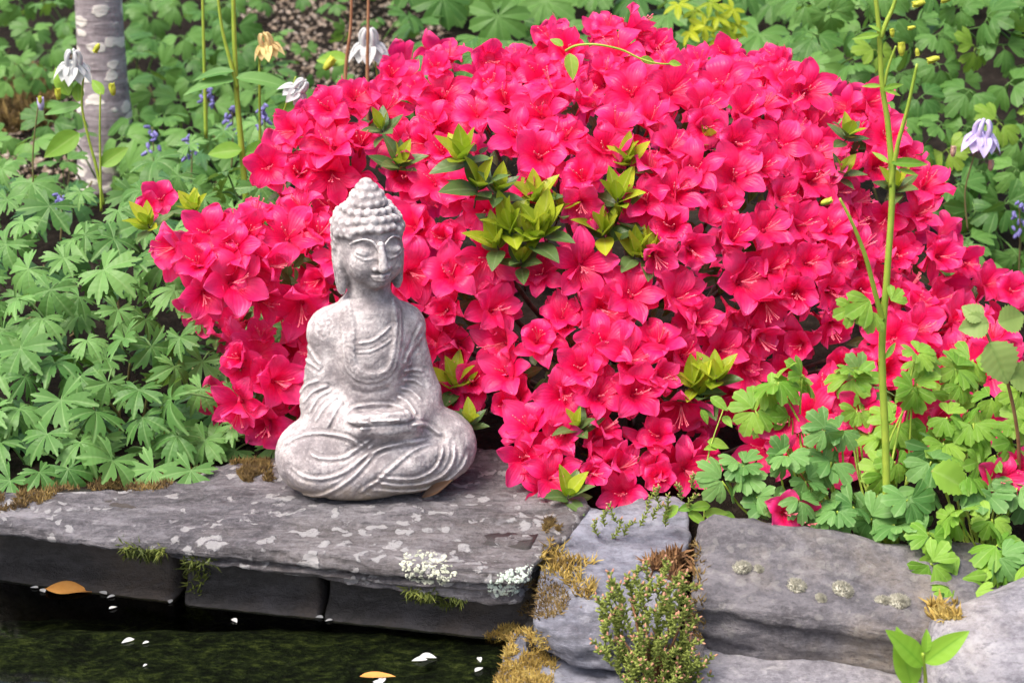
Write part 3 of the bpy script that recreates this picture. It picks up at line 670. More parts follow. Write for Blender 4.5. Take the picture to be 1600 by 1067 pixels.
    HE((0, -.0445, .2685), (.012, .004, .002), .003, 'sub'); HE((0, -.0418, .3265), (.0016, .002, .0016), .001, 'sub')
    # snail curls of hair in rows, on the cap, the top knot, and down beside the ears
    rows = [(.332, .0405, .0435, 22, 0, 1), (.341, .0372, .040, 20, .5, 1), (.3490, .0290, .0315, 16, 0, 1), (.3570, .0205, .0215, 12, .5, 1), (.3650, .0170, .0175, 9, 0, 1), (.3720, .0100, .0100, 6, .5, 1), (.323, .0408, .0445, 22, .5, 0), (.314, .0405, .0445, 22, 0, 0), (.305, .040, .043, 22, .5, 0), (.296, .039, .041, 22, 0, 0), (.287, .037, .038, 20, .5, 0)]
    for (z, rx, ry, n, ph, full) in rows:
        n = int(n * 1.18)
        for i in range(n):
            a = 2 * math.pi * (i + ph) / n; x, y = (rx - .0016) * math.sin(a), -(ry - .0016) * math.cos(a) + .006
            if not full and y < (.0 + (.323 - z) * .3 - (.022 if z > .315 else 0)): continue
            zz_ = z - (.004 if (full and z < .345 and abs(x) > .025 and y < .01) else 0)
            q = T((x, y, zz_)); nrm = Vector((q[0], q[1], .012)).normalized()
            E((q[0] + rng.uniform(-.0006, .0006), q[1], q[2] + rng.uniform(-.0009, .0009)), (.0048 + rng.uniform(-.0004, .0004),) * 3, .0036)
    HE((0, .008, .379), (.0075, .0075, .0050), .003)
    V, Q = v.mesh(); V = relax(V, Q, 1, .22); N = normals(V, Q)
    V = V + N * (fbm(V, 110, 4, .7, 2.0) * .0009 - .0016 * np.clip(vnoise(V, 230, 5.0) - .62, 0, 1))[:, None]; V[:, 2] = np.maximum(V[:, 2], 0)
    V = V * np.array(ST_S)
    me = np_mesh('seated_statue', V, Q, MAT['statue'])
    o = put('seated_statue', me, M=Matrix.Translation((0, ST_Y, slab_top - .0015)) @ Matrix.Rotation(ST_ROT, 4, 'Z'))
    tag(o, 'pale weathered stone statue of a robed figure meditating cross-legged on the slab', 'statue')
build_statue()
# ------------------------------------------------------------------ leaf and flower shapes
def polar_leaf(samples, rings, zf, jitter=None):
    """samples: (theta, r, phase) along the outline; theta 0 points to +y"""
    V = [(0, 0, 0)]; U = [(0, 0)]; F = []; n = len(samples); rm = max(r for _, r, _ in samples)
    for ti in rings:
        for (th, r, ph) in samples:
            # inner rings stay rounder so lobes grow out of a common middle
            rr = r * ti; V.append((math.sin(th) * rr, math.cos(th) * rr, zf(rr, th, ph))); U.append((ph, rr / rm))
    for i in range(n - 1):
        F.append((0, 1 + i + 1, 1 + i))
        for k in range(len(rings) - 1): F.append((1 + k * n + i, 1 + k * n + i + 1, 1 + (k + 1) * n + i + 1, 1 + (k + 1) * n + i))
    return [Vector(v) for v in V], F, U
def cranes_shape(rg, deep=.20):
    S = []
    cent = [(-120, 25, .80), (-60, 29, .97), (0, 29, 1.0), (60, 29, .97), (120, 25, .80)]
    bend = {}
    for (c, hw, L) in cent:
        L *= rg.uniform(.92, 1.06); c += rg.uniform(-4, 4); sl = [(-.58, .30, .86 * rg.uniform(.9, 1.08)), (0, .30, 1.0), (.58, .30, .86 * rg.uniform(.9, 1.08))]
        for i in range(29):
            ph = -1 + 2 * i / 28
            r = 0
            for (cc, w, ln) in sl:
                q = abs((ph - cc) / w); r = max(r, ln * (1 - .30 * min(q, 1.2) ** 2.6 - .09 * math.exp(-((q - .52) / .13) ** 2)))
            if abs(ph) > .82: r = min(r, deep + .56 * max(0, (.97 - abs(ph)) / .15))
            if abs(ph) > .96: r = deep
            S.append((R(c + ph * hw), r * L, ph))
    dz = [rg.uniform(-.16, .16) for _ in cent]
    cup = rg.uniform(.1, .4); dr = rg.uniform(.3, .7)
    def zf(rr, th, ph):
        k = min(range(5), key=lambda j: abs(R(cent[j][0]) - th))
        return cup * rr - dr * rr * rr + .13 * rr * (abs(ph) - .4) + dz[k] * rr * rr
    return polar_leaf(S, (.22, .42, .62, .82, 1.0), zf)
def leaflet_shape(rg, spread=68):
    S = []; L3 = [rg.uniform(.82, .98), 1.0, rg.uniform(.82, .98)]; sp = spread / 3.0; sw = rg.uniform(.10, .2)
    for k, c in enumerate((-2 * sp, 0, 2 * sp)):
        for i in range(19):
            ph = -1 + 2 * i / 18; r = L3[k] * (1 - (.36 - sw * .3) * abs(ph) ** 3.4 + .035 * math.cos(ph * 8.5))
            if k == 0 and ph < 0: r *= 1 - .28 * ph * ph
            if k == 2 and ph > 0: r *= 1 - .28 * ph * ph
            S.append((R(c + ph * sp), r, ph))
    cup = rg.uniform(.0, .4); dr = rg.uniform(.25, .65); tw = rg.uniform(-.25, .25)
    zf = lambda rr, th, ph: cup * rr - dr * rr * rr + .05 * rr * (abs(ph) - .5) * rr + .03 * math.sin(th * 5 + rr * 4 + tw * 20) * rr + tw * rr * math.sin(th)
    return polar_leaf(S, (.25, .5, .72, .88, 1.0), zf)
def round_shape(rg, lobes=7, depth=.3):
    S = []
    for k in range(lobes):
        c = -150 + 300 * (k + .5) / lobes; hw = 150 / lobes; L = rg.uniform(.88, 1.05)
        for i in range(11):
            ph = -1 + 2 * i / 10; S.append((R(c + ph * hw), L * (1 - depth * abs(ph) ** 2.5 + .04 * math.cos(ph * 10)), ph))
    cup = rg.uniform(.1, .3); dr = rg.uniform(.2, .4); return polar_leaf(S, (.25, .5, .75, 1.0), lambda rr, th, ph: cup * rr - dr * rr * rr + .1 * rr * (abs(ph) - .5))
def star_shape(rg, lobes=5):
    S = []
    for k in range(lobes):
        c = -125 + 250 * k / (lobes - 1); hw = 125 / (lobes - 1); L = 1 - .35 * abs(c / 125) ** 1.5
        for i in range(11):
            ph = -1 + 2 * i / 10; S.append((R(c + ph * hw), L * (.26 + .74 * (1 - abs(ph)) ** .85 * (1 - .0 * abs(ph))), ph))
    return polar_leaf(S, (.3, .6, .8, 1.0), lambda rr, th, ph: .1 * rr - .3 * rr * rr + .12 * rr * abs(ph))
def blade_shape(L=1.0, W=.3, fold=.25, curl=.2, n=9, m=5, tip=1.0, wob=0.0, teeth=0, rg=rng):
    V = []; F = []; U = []
    for i in range(n + 1):
        t = i / n; w = W * (math.sin(math.pi * t ** .85) ** .8 if 0 < t < 1 else 0.02) * (1 - .25 * tip * t); 
        if teeth and 0 < i < n: w *= 1 + (.10 if i % 2 else -.06)
        for j in range(m):
            u = -1 + 2 * j / (m - 1); V.append((u * w, t * L, fold * abs(u) * w - curl * L * t * t + wob * math.sin(t * 7 + u * 2))); U.append((u, t))
    for i in range(n):
        for j in range(m - 1): F.append((i * m + j, i * m + j + 1, (i + 1) * m + j + 1, (i + 1) * m + j))
    return [Vector(v) for v in V], F, U
def leaf_mesh(name, shape, mat, s, stalk=0.0, stalk_mat=None, bendy=.3):
    V, F, U = shape; b = MB(); b.add([v * s for v in V], F, U)
    if stalk:
        P = smooth_path([(0, 0, -.0005), (0, -.25 * stalk, -.3 * stalk), (0, -.35 * stalk, -stalk)], 3); tv, tf = tube(P, .0012, .0015, 5); b.add(tv, tf, [(0, .1)] * len(tv))
    return b.mesh(name, mat)
rl = random.Random(21)
M_CR = [leaf_mesh('cranesbill_leaf', cranes_shape(rl), MAT['cranes'], .043, .05) for _ in range(9)]
M_CRB = [leaf_mesh('cranesbill_leaf_shaded', cranes_shape(rl), MAT['cranes_shaded'], .046, .04) for _ in range(4)]
def trifol(rg, mat, s):
    b = MB()
    for a in (0, 88, -88):
        V, F, U = leaflet_shape(rg, 62); k = s * rg.uniform(.85, 1.05); M = Matrix.Rotation(R(-a + rg.uniform(-10, 10)), 4, 'Z') @ Matrix.Translation((0, s * .22, 0)) @ Matrix.Rotation(R(rg.uniform(-22, 10)), 4, 'X') @ Matrix.Rotation(R(rg.uniform(-14, 14)), 4, 'Y')
        b.addM([v * k for v in V], F, M, U); tv, tf = tube([Vector((0, 0, 0)), Vector((0, s * .24, 0))], .0010, .0009, 4); b.addM(tv, tf, M @ Matrix.Translation((0, -s * .22, 0)), [(0, 0)] * len(tv))
    P = smooth_path([(0, 0, 0), (0, -.01, -.025), (0, -.015, -.07)], 3); tv, tf = tube(P, .0010, .0013, 5); b.add(tv, tf, [(0, .1)] * len(tv))
    return b.mesh('trifoliate_leaf', mat)
M_HD = [trifol(rl, MAT['hedge'], .037) for _ in range(7)]; M_HL = [trifol(rl, MAT['hedge_lime'], .033) for _ in range(2)]
M_RD = [leaf_mesh('round_lobed_leaf', round_shape(rl), MAT['hedge'], .05, .08) for _ in range(4)]
M_ST = [leaf_mesh('maple_leaf', star_shape(rl), MAT['maple'], .026, .02) for _ in range(3)]
M_LF = [leaf_mesh('leaflet', leaflet_shape(rl, 66), MAT['columb'], 1.0) for _ in range(6)]; M_LFB = [leaf_mesh('leaflet', leaflet_shape(rl, 66), MAT['columb_blue'], 1.0) for _ in range(5)]
M_AZ = [leaf_mesh('azalea_leaf', blade_shape(1, rl.uniform(.24, .3), .35, rl.uniform(-.1, .25)), MAT['azleaf'], 1) for _ in range(4)]
M_AZO = [leaf_mesh('azalea_leaf_old', blade_shape(1, rl.uniform(.25, .32), .2, rl.uniform(0, .3)), MAT['azleaf_old'], 1) for _ in range(4)]

def poisson(poly, dmin, rg, tries=6000, keep=None, holes=()):
    xs = [p[0] for p in poly]; ys = [p[1] for p in poly]; pts = []
    for _ in range(tries):
        x, y = rg.uniform(min(xs), max(xs)), rg.uniform(min(ys), max(ys))
        if not inpoly(x, y, poly) or any(inpoly(x, y, h) for h in holes): continue
        if all((x - a) ** 2 + (y - b) ** 2 > dmin * dmin for a, b in pts): pts.append((x, y))
    return pts
def lerp_table(T, v):
    if v <= T[0][0]: return T[0][1]
    for (a, x), (b, y) in zip(T[:-1], T[1:]):
        if v <= b: return x + (y - x) * (v - a) / (b - a)
    return T[-1][1]
def leaf_bank(poly, dmin, ytab, meshes, plants, seed, cam_w=.7, up_w=.6, jit=.35, smin=.8, smax=1.15, yoff=0.0, zoff=0.0, holes=(), yx=None, name='leaf'):
    """leaves on the sloping face of a leafy mound; each leaf belongs to the nearest plant"""
    rg = random.Random(seed); n = 0
    for (x, y) in poisson(poly, dmin, rg, 5000, holes=holes):
        Y = lerp_table(ytab, y) + yoff + rg.uniform(-.02, .02) + (yx(x) if yx else 0); p = at(x, y, Y); p.z = p.z + zoff
        if p.z < ground_z(p.x, p.y) + .004: p.z = ground_z(p.x, p.y) + .004 + rg.random() * .01
        nn = Vector((0, -1, .25)) * cam_w + Vector((0, 0, 1)) * up_w + rvec(rg, jit); tip = Vector((rg.uniform(-1, 1), -.7, -.9)) + rvec(rg, .3)
        pl = min(plants, key=lambda e: (e.location.x - p.x) ** 2 + .3 * (e.location.y - p.y) ** 2)
        put(name, rg.choice(meshes), pl, frame(p, nn, tip, rg.uniform(smin, smax))); n += 1
    return n
def plant_at(name, px, Y, label, cat='plant', group=None, z=None):
    p = at(px, 500, Y); return tag(empty(name, (p.x, Y, ground_z(p.x, Y) if z is None else z)), label, cat, group)

# ------------------------------------------------------------------ cranesbill bed on the left
CRG = 'cranesbill clumps left of the azalea'
cr_pl = [plant_at('cranesbill', 60, .14, 'deeply cut green cranesbill clump growing over the mossy end of the slab', group=CRG), plant_at('cranesbill', 250, .20, 'deeply cut green cranesbill clump crowding under the lowest left azalea blooms', group=CRG),
         plant_at('cranesbill', 60, .55, 'pale green cranesbill clump in front of the tree trunk', group=CRG), plant_at('cranesbill', 270, .70, 'pale green cranesbill clump behind the small stray azalea bloom', group=CRG)]
ytL = [(180, 1.0), (270, .70), (330, .48), (400, .36), (500, .24), (600, .16), (700, .095), (760, .055)]
polL = [(-60, 300), (-40, 262), (60, 262), (120, 300), (190, 290), (230, 250), (330, 205), (405, 190), (430, 330), (470, 420), (470, 560), (430, 700), (330, 742), (200, 742), (0, 752), (-60, 756)]
yxL = lambda x: .05 * sstep(200, 420, x)
leaf_bank(polL, 43, ytL, M_CR, cr_pl, 3, .62, .62, .34, .62, 1.15, yx=yxL)
leaf_bank(polL, 56, ytL, M_CR, cr_pl, 4, .5, .75, .45, .6, 1.05, yoff=.07, zoff=-.012, yx=yxL)
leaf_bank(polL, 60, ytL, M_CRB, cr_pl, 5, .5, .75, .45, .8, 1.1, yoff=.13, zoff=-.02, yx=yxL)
def stems_of(pl, n, h, rad, rg, mat, r=.0016):
    b = MB(); base = Vector(pl.location)
    for _ in range(n):
        a = base + Vector((rg.uniform(-rad, rad), .10 + rg.uniform(-rad, rad) * .4, -.005)); t = a + Vector((rg.uniform(-.05, .05), rg.uniform(-.08, .02), h * rg.uniform(.5, 1)))
        tv, tf = tube(smooth_path([a, a.lerp(t, .5) + rvec(rg, .008), t], 4), r * 1.2, r, 5); b.add([v - base for v in tv], tf)
    o = put('stems', b.mesh('stems', mat), None); o.parent = pl; tag(o, kind='stuff')
for e in cr_pl: stems_of(e, 8, .09, .12, random.Random(int(e.location.x * 1000)), MAT['stem_dark'])

# ------------------------------------------------------------------ background planting
BG = 'leafy plants behind the cranesbill'
bgL = [plant_at('leafy_plant', 250, 1.3, 'dark green lobed foliage close beside the pale tree trunk', group=BG), plant_at('leafy_plant', 400, 1.5, 'dark green lobed foliage under the cream nodding flower', group=BG), plant_at('leafy_plant', 330, 2.0, 'dark green foliage far behind the paired yellow-green stems', group=BG)]
ytB = [(-20, 2.3), (60, 1.85), (150, 1.5), (260, 1.2), (320, 1.1)]
polB = [(186, -15), (370, -15), (380, 45), (440, 90), (470, 150), (500, 200), (470, 300), (330, 300), (195, 300), (186, 150)]
leaf_bank(polB, 34, ytB, M_HD, bgL, 11, .6, .6, .35, 1.0, 1.45)
leaf_bank(polB, 48, ytB, M_HD + M_RD[:1], bgL, 12, .5, .7, .4, .9, 1.3, yoff=.12, zoff=-.01)
bgF = [plant_at('leafy_plant', 40, 1.9, 'loose light green plant at the mossy mound left of the trunk', group=BG), plant_at('leafy_plant', 80, 1.1, 'low green plant between the mossy mound and the trunk base', group=BG)]
polF = [(-30, -15), (112, -15), (114, 125), (60, 128), (-30, 120)]
leaf_bank(polF, 38, ytB, M_HD, bgF, 13, .55, .6, .4, .8, 1.3); leaf_bank(polF, 40, ytB, M_HD, bgF, 14, .55, .6, .4, .8, 1.2, yoff=.15)
leaf_bank([(-30, 195), (30, 190), (112, 170), (116, 290), (-30, 280)], 36, [(170, 1.3), (290, .95)], M_HD, bgF, 15, .5, .7, .35, .9, 1.3)
bgM = [plant_at('broad_leaved_plant', 760, 1.5, 'broad round-lobed green plant peeking over the azalea beside the dry litter', group=BG), plant_at('broad_leaved_plant', 960, 1.5, 'shaded round-lobed plant behind the highest azalea bloom', group=BG), plant_at('broad_leaved_plant', 1180, 1.4, 'bluish broad-leaved plant between the maple sprig and the green bank', group=BG)]
polM = [(630, -20), (1290, -20), (1290, 130), (640, 130)]
ytM = [(-20, 1.75), (60, 1.45), (130, 1.2)]
leaf_bank(polM, 52, ytM, M_RD, bgM, 16, .6, .6, .3, .9, 1.3); leaf_bank(polM, 50, ytM, M_RD, bgM, 17, .5, .7, .3, .9, 1.2, yoff=.14)
HG = 'plants of the green bank right of the azalea'
bgR = [plant_at('bank_plant', 1330, 1.0, 'dense trifoliate green plant on the bank behind the bolting columbine stem', group=HG), plant_at('bank_plant', 1470, .95, 'dense trifoliate green plant on the bank behind the lilac flower', group=HG), plant_at('bank_plant', 1590, .9, 'dense trifoliate green plant on the bank beside the blue flower spike', group=HG)]
polR = [(1235, -20), (1640, -20), (1640, 480), (1500, 480), (1440, 300), (1300, 160), (1235, 110)]
ytR = [(-20, 1.2), (100, 1.08), (250, .95), (400, .84), (480, .78)]
leaf_bank(polR, 40, ytR, M_HD * 3 + M_HL, bgR, 18, .75, .45, .35, .85, 1.25); leaf_bank(polR, 58, ytR, M_HD, bgR, 19, .6, .6, .4, .85, 1.2, yoff=.10)
for e in bgL + bgF + bgM + bgR: stems_of(e, 6, .12, .16, random.Random(int(e.location.x * 977)), MAT['stem_dark'])
leaf_bank([(380, -15), (650, -15), (650, 130), (470, 140), (440, 90)], 44, ytB, M_HD, bgL, 23, .5, .6, .4, .6, 1.0)
# maple sprig
mp = plant_at('maple_sprig', 1095, 1.25, 'lime yellow star-leaved maple sprig rising over the azalea', 'shrub')
rg = random.Random(5); stp = at(1085, 90, 1.25); b = MB(); tv, tf = tube(smooth_path([Vector(mp.location), Vector(mp.location).lerp(stp, .6) + Vector((.01, 0, 0)), stp, at(1105, 30, 1.25), at(1060, 0, 1.25)], 5), .002, .001, 6); b.add([v - Vector(mp.location) for v in tv], tf)
put('stem', b.mesh('stem', MAT['stem'])).parent = mp
for (x, y) in [(1060, 8), (1085, 18), (1120, 28), (1100, 42), (1145, 15), (1130, 45), (1078, 50), (1150, 38), (1110, 5), (1120, 62), (1140, 62)]:
    put('leaf', rg.choice(M_ST), mp, frame(at(x, y, 1.25 + rg.uniform(-.02, .02)), Vector((0, -.8, .6)) + rvec(rg, .3), Vector((rg.uniform(-1, 1), -.3, -.6)), rg.uniform(1.0, 1.4)))

# tree trunk
def build_trunk():
    a = at(162, 300, 1.42); a.z = ground_z(a.x, 1.42) - .02; up = at(148, -40, 1.42); V = []; F = []; n, m = 60, 28
    top = a + (up - a).normalized() * 2.6
    for i in range(n + 1):
        t = (i / n) ** 1.3; c = a.lerp(top, t) + Vector((.006 * math.sin(t * 17), .006 * math.cos(t * 13), 0)); r = .044 * (1 - .45 * t) + .014 * math.exp(-t * 30) + .004 * math.exp(-((t - .055) / .02) ** 2)
        for k in range(m):
            an = 2 * math.pi * k / m; rr = r * (1 + .035 * mnoise.noise((math.cos(an) * 2, math.sin(an) * 2, t * 40))); V.append(c + Vector((math.cos(an) * rr, math.sin(an) * rr, 0)) - a)
    F = [(i * m + k, i * m + (k + 1) % m, (i + 1) * m + (k + 1) % m, (i + 1) * m + k) for i in range(n) for k in range(m)]
    t = tag(empty('tree', a), 'slim tree with pale lichen-blotched grey bark behind the cranesbill', 'tree'); put('trunk', mesh_of('trunk', V, F, MAT['bark'])).parent = t
    rg = random.Random(8); b = MB()
    for k in range(7):
        s = a.lerp(top, .72 + .04 * k); e = s + Vector((rg.uniform(-.6, .6), rg.uniform(-.5, .5), rg.uniform(.4, .8))); tv, tf = tube(smooth_path([s, s.lerp(e, .5) + rvec(rg, .04), e], 5), .016, .004, 7); b.add([v - a for v in tv], tf)
        L = MB(); 
    put('limbs', b.mesh('limbs', MAT['bark'])).parent = t
    b = MB(); lv, lf, lu = blade_shape(.06, .024, .2, .2, 5, 3)
    for k in range(500):
        d = rvec(rg, .33); p = top + Vector((d.x, d.y, abs(d.z) * .8 + .05)); b.addM(lv, lf, frame(p - a, rvec(rg), rvec(rg)), lu)
    o = put('crown', b.mesh('crown', MAT['hedge_lime'])); o.parent = t; tag(o, kind='stuff')
build_trunk()

# dry litter on the open ground and the mossy mound
def litter():
    rg = random.Random(3); b = MB()
    for (x, y) in [(rg.uniform(380, 700), rg.uniform(-25, 150)) for _ in range(1500)] + [(rg.uniform(-40, 130), rg.uniform(90, 290)) for _ in range(700)]:
        lo, hi = .3, 6.0
        for _ in range(22):
            m = (lo + hi) / 2; p = at(x, y, m)
            if p.z > ground_z(p.x, p.y): lo = m
            else: hi = m
        p = at(x, y, lo); p.z += .004; s = rg.uniform(.004, .014)
        if rg.random() < .5: V, F = blob((s * .6, s * .5, s * .4), 6, 4)
        else: V, F, _ = blade_shape(s * 2, s * .5, .3, .3, 4, 3)
        b.addM(V, F, frame(p, Vector((0, -.2, 1)) + rvec(rg, .5), rvec(rg)))
    m = NT('dry_litter'); co = m.coord(); c = m.ramp(m.noise(co, 45, 4, .7), [(.3, (.07, .05, .035)), (.45, (.18, .13, .09)), (.55, (.28, .22, .17)), (.68, (.45, .41, .37))]); m.set(Base_Color=c, Roughness=.85)
    tag(put('leaf_litter', b.mesh('leaf_litter', m.m)), 'dry brown leaf litter and chips on the open soil behind the azalea', 'litter', kind='stuff')
litter()

# low planting that carries the bed on to both sides and to the back
def ground_cover():
    rg = random.Random(44); b = MB(); shapes = []
    for _ in range(5):
        V, F, U = polar_leaf([(R(c + 20 * ph), 1 - .3 * abs(ph) ** 3, ph) for c in (-120, -80, -40, 0, 40, 80, 120) for ph in (-1, -.5, 0, .5)] + [(R(140), .7, 1)], (.5, 1.0), lambda rr, th, ph: .25 * rr - .4 * rr * rr); shapes.append((V, F, U))
    n = 0
    while n < 4200:
        x, y = rg.uniform(-2.6, 3.0), rg.uniform(-.15, 5.0)
        if y < 2.5 and -.75 - .25 * y < x < .95 + .25 * y: continue
        if y >= 2.5 and mnoise.noise((x * .9, y * .9, 2)) < -.15: continue
        if y < .12 and x < .9: continue
        h = .03 + .22 * (mnoise.noise((x * 1.6, y * 1.6, 7)) * .5 + .5) * rg.uniform(.5, 1); p = Vector((x, y, ground_z(x, y) + h)); V, F, U = rg.choice(shapes); k = rg.uniform(.03, .055)
        b.addM([v * k for v in V], F, frame(p, Vector((0, -.35, 1)) + rvec(rg, .35), rvec(rg)), U); n += 1
    tag(put('ground_cover', b.mesh('ground_cover', MAT['hedge'])), 'low green leafy ground cover spreading around the flower bed', 'ground cover', kind='stuff')
ground_cover()

# ------------------------------------------------------------------ azalea
def flower_mesh(rg, openness=1.0):
    b = MB(); n, m = 9, 7
    for k in range(5):
        ph = 2 * math.pi * k / 5 + rg.uniform(-.08, .08); L = rg.uniform(.92, 1.08); refl = rg.uniform(-.005, .010); wv = rg.uniform(0, 6); tw = rg.uniform(-.15, .15); V = []; U = []; F = []
        Wd = .0122 * rg.uniform(.88, 1.15)
        for i in range(n + 1):
            t = 1 - (1 - i / n) ** 1.7; r = (.0026 + .0345 * openness * t ** 1.05) * (L if t > .4 else 1); z = .017 * (1 - (1 - t) ** 2.2) + .016 * (1 - openness) * t - refl * max(0, t - .5) ** 1.5 * 4
            wf = r * math.tan(math.pi / 5) * 1.05; tt = max(0, (t - .32) / .68); wl = Wd * (.80 + .30 * math.sin(math.pi * min(1, tt * 1.25))) * math.sqrt(max(0, 1 - tt ** 3.2)); w = min(wf, wl)
            w = max(w, .0007)
            for j in range(m):
                u = -1 + 2 * j / (m - 1); x = u * w; ruff = .0026 * math.sin(u * 3.1 + wv + t * 5) * t * t; fold = -.0028 * (1 - u * u) * tt ** .6 + .0040 * u * u * (t ** 2)
                rr = r - .18 * abs(u) ** 2 * w * .4; rad = Vector((math.cos(ph), math.sin(ph), 0)); tan = Vector((-math.sin(ph), math.cos(ph), 0))
                V.append(rad * rr + tan * (x + tw * .006 * t * t) + Vector((0, 0, z + ruff + fold + (.0008 if k % 2 else -.0008) * t - u * .0022 * t))); U.append((u, t))
        for i in range(n):
            for j in range(m - 1): F.append((i * m + j, i * m + j + 1, (i + 1) * m + j + 1, (i + 1) * m + j))
        b.add(V, F, U)
    tv, tf = tube([Vector((0, 0, -.016)), Vector((0, 0, .002))], .0012, .0028, 6); b.add(tv, tf, [(0, 0)] * len(tv))
    return b.mesh('azalea_flower', MAT['petal'])
def stamens_mesh(rg):
    b = MB()
    for k in range(6):
        a = rg.uniform(-1.0, 1.0) - math.pi / 2; d = Vector((math.cos(a), math.sin(a), 0)); L = rg.uniform(.026, .034)
        P = smooth_path([(0, 0, .004), Vector((0, 0, .6 * L)) + d * .004, Vector((0, 0, L)) + d * .010 + Vector((0, .004, 0))], 3); tv, tf = tube(P, .00045, .00035, 4); b.add(tv, tf)
        bv, bf = blob((.0009, .0009, .0013), 5, 3); b.addM(bv, bf, Matrix.Translation(P[-1]))
    return b.mesh('stamens', MAT['stamen'])
rf = random.Random(12)
M_FL = [flower_mesh(rf, rf.choice((1.0, 1.06, .98, .9, 1.03, .78, .55))) for _ in range(16)]; M_SM = [stamens_mesh(rf) for _ in range(4)]
def lump(px, py, Y, r): p = at(px, py, Y); return (np.array(p), np.array(r if isinstance(r, tuple) else (r, r, r)))
LUMPS = [(np.array((.27, .47, .13)), np.array((.40, .34, .315))), lump(520, 230, .44, (.13, .15, .12)), lump(445, 290, .40, (.09, .12, .09)), lump(920, 95, .52, (.14, .15, .085)), lump(1190, 150, .52, (.12, .16, .09)), lump(680, 160, .50, (.13, .15, .10)), lump(1330, 230, .48, (.10, .14, .10)),
         lump(345, 420, .22, (.085, .09, .075)), lump(300, 385, .21, (.05, .06, .045)), lump(440, 430, .28, (.11, .11, .10)), lump(385, 600, .165, (.07, .06, .062)), lump(600, 470, .29, (.14, .14, .13)), lump(740, 470, .25, (.10, .11, .11)),
         lump(920, 600, .19, (.15, .13, .125)), lump(880, 710, .10, (.105, .085, .065)), lump(1010, 710, .11, (.07, .08, .06)), lump(760, 650, .18, (.09, .08, .10)), lump(1040, 470, .26, (.13, .12, .12)), lump(1200, 450, .30, (.14, .13, .13)),
         lump(1400, 390, .42, (.11, .14, .13)), lump(1500, 480, .38, (.07, .10, .075)), lump(1340, 580, .28, (.16, .14, .12)), lump(1290, 700, .16, (.10, .09, .085)), lump(1500, 640, .25, (.10, .10, .12))]
OUT = [(225, 375), (262, 345), (300, 340), (395, 318), (388, 270), (402, 215), (452, 145), (560, 105), (605, 60), (690, 48), (770, 70), (848, 30), (880, 10), (930, 6), (1000, 12), (1045, 62), (1110, 62), (1160, 48), (1215, 62), (1250, 35), (1268, 100), (1330, 108), (1390, 145), (1408, 200), (1450, 235), (1492, 285), (1485, 330), (1525, 390), (1572, 425), (1590, 470), (1600, 560), (1600, 760), (1400, 800), (1240, 820), (1120, 730), (1085, 765), (1010, 805), (930, 790), (870, 805), (800, 795), (735, 745), (680, 700), (460, 660), (400, 690), (295, 645), (300, 580), (345, 525), (290, 495), (262, 425)]
GAPS = [[(695, 205), (745, 200), (800, 255), (800, 305), (720, 300)], [(755, 310), (870, 300), (872, 400), (820, 435), (750, 385)], [(925, 235), (1000, 228), (1005, 290), (985, 340), (1020, 370), (1025, 410), (960, 410), (925, 350)], [(1055, 560), (1150, 560), (1150, 620), (1070, 620)], [(668, 562), (735, 562), (738, 612), (680, 612)], [(880, 335), (930, 335), (935, 395), (890, 400)],
        [(585, 165), (615, 165), (615, 205), (590, 205)], [(600, 225), (650, 225), (650, 262), (605, 262)], [(1380, 260), (1420, 260), (1420, 310), (1385, 305)], [(1110, 640), (1190, 640), (1190, 740), (1110, 740)], [(355, 490), (440, 480), (440, 515), (370, 525)]]
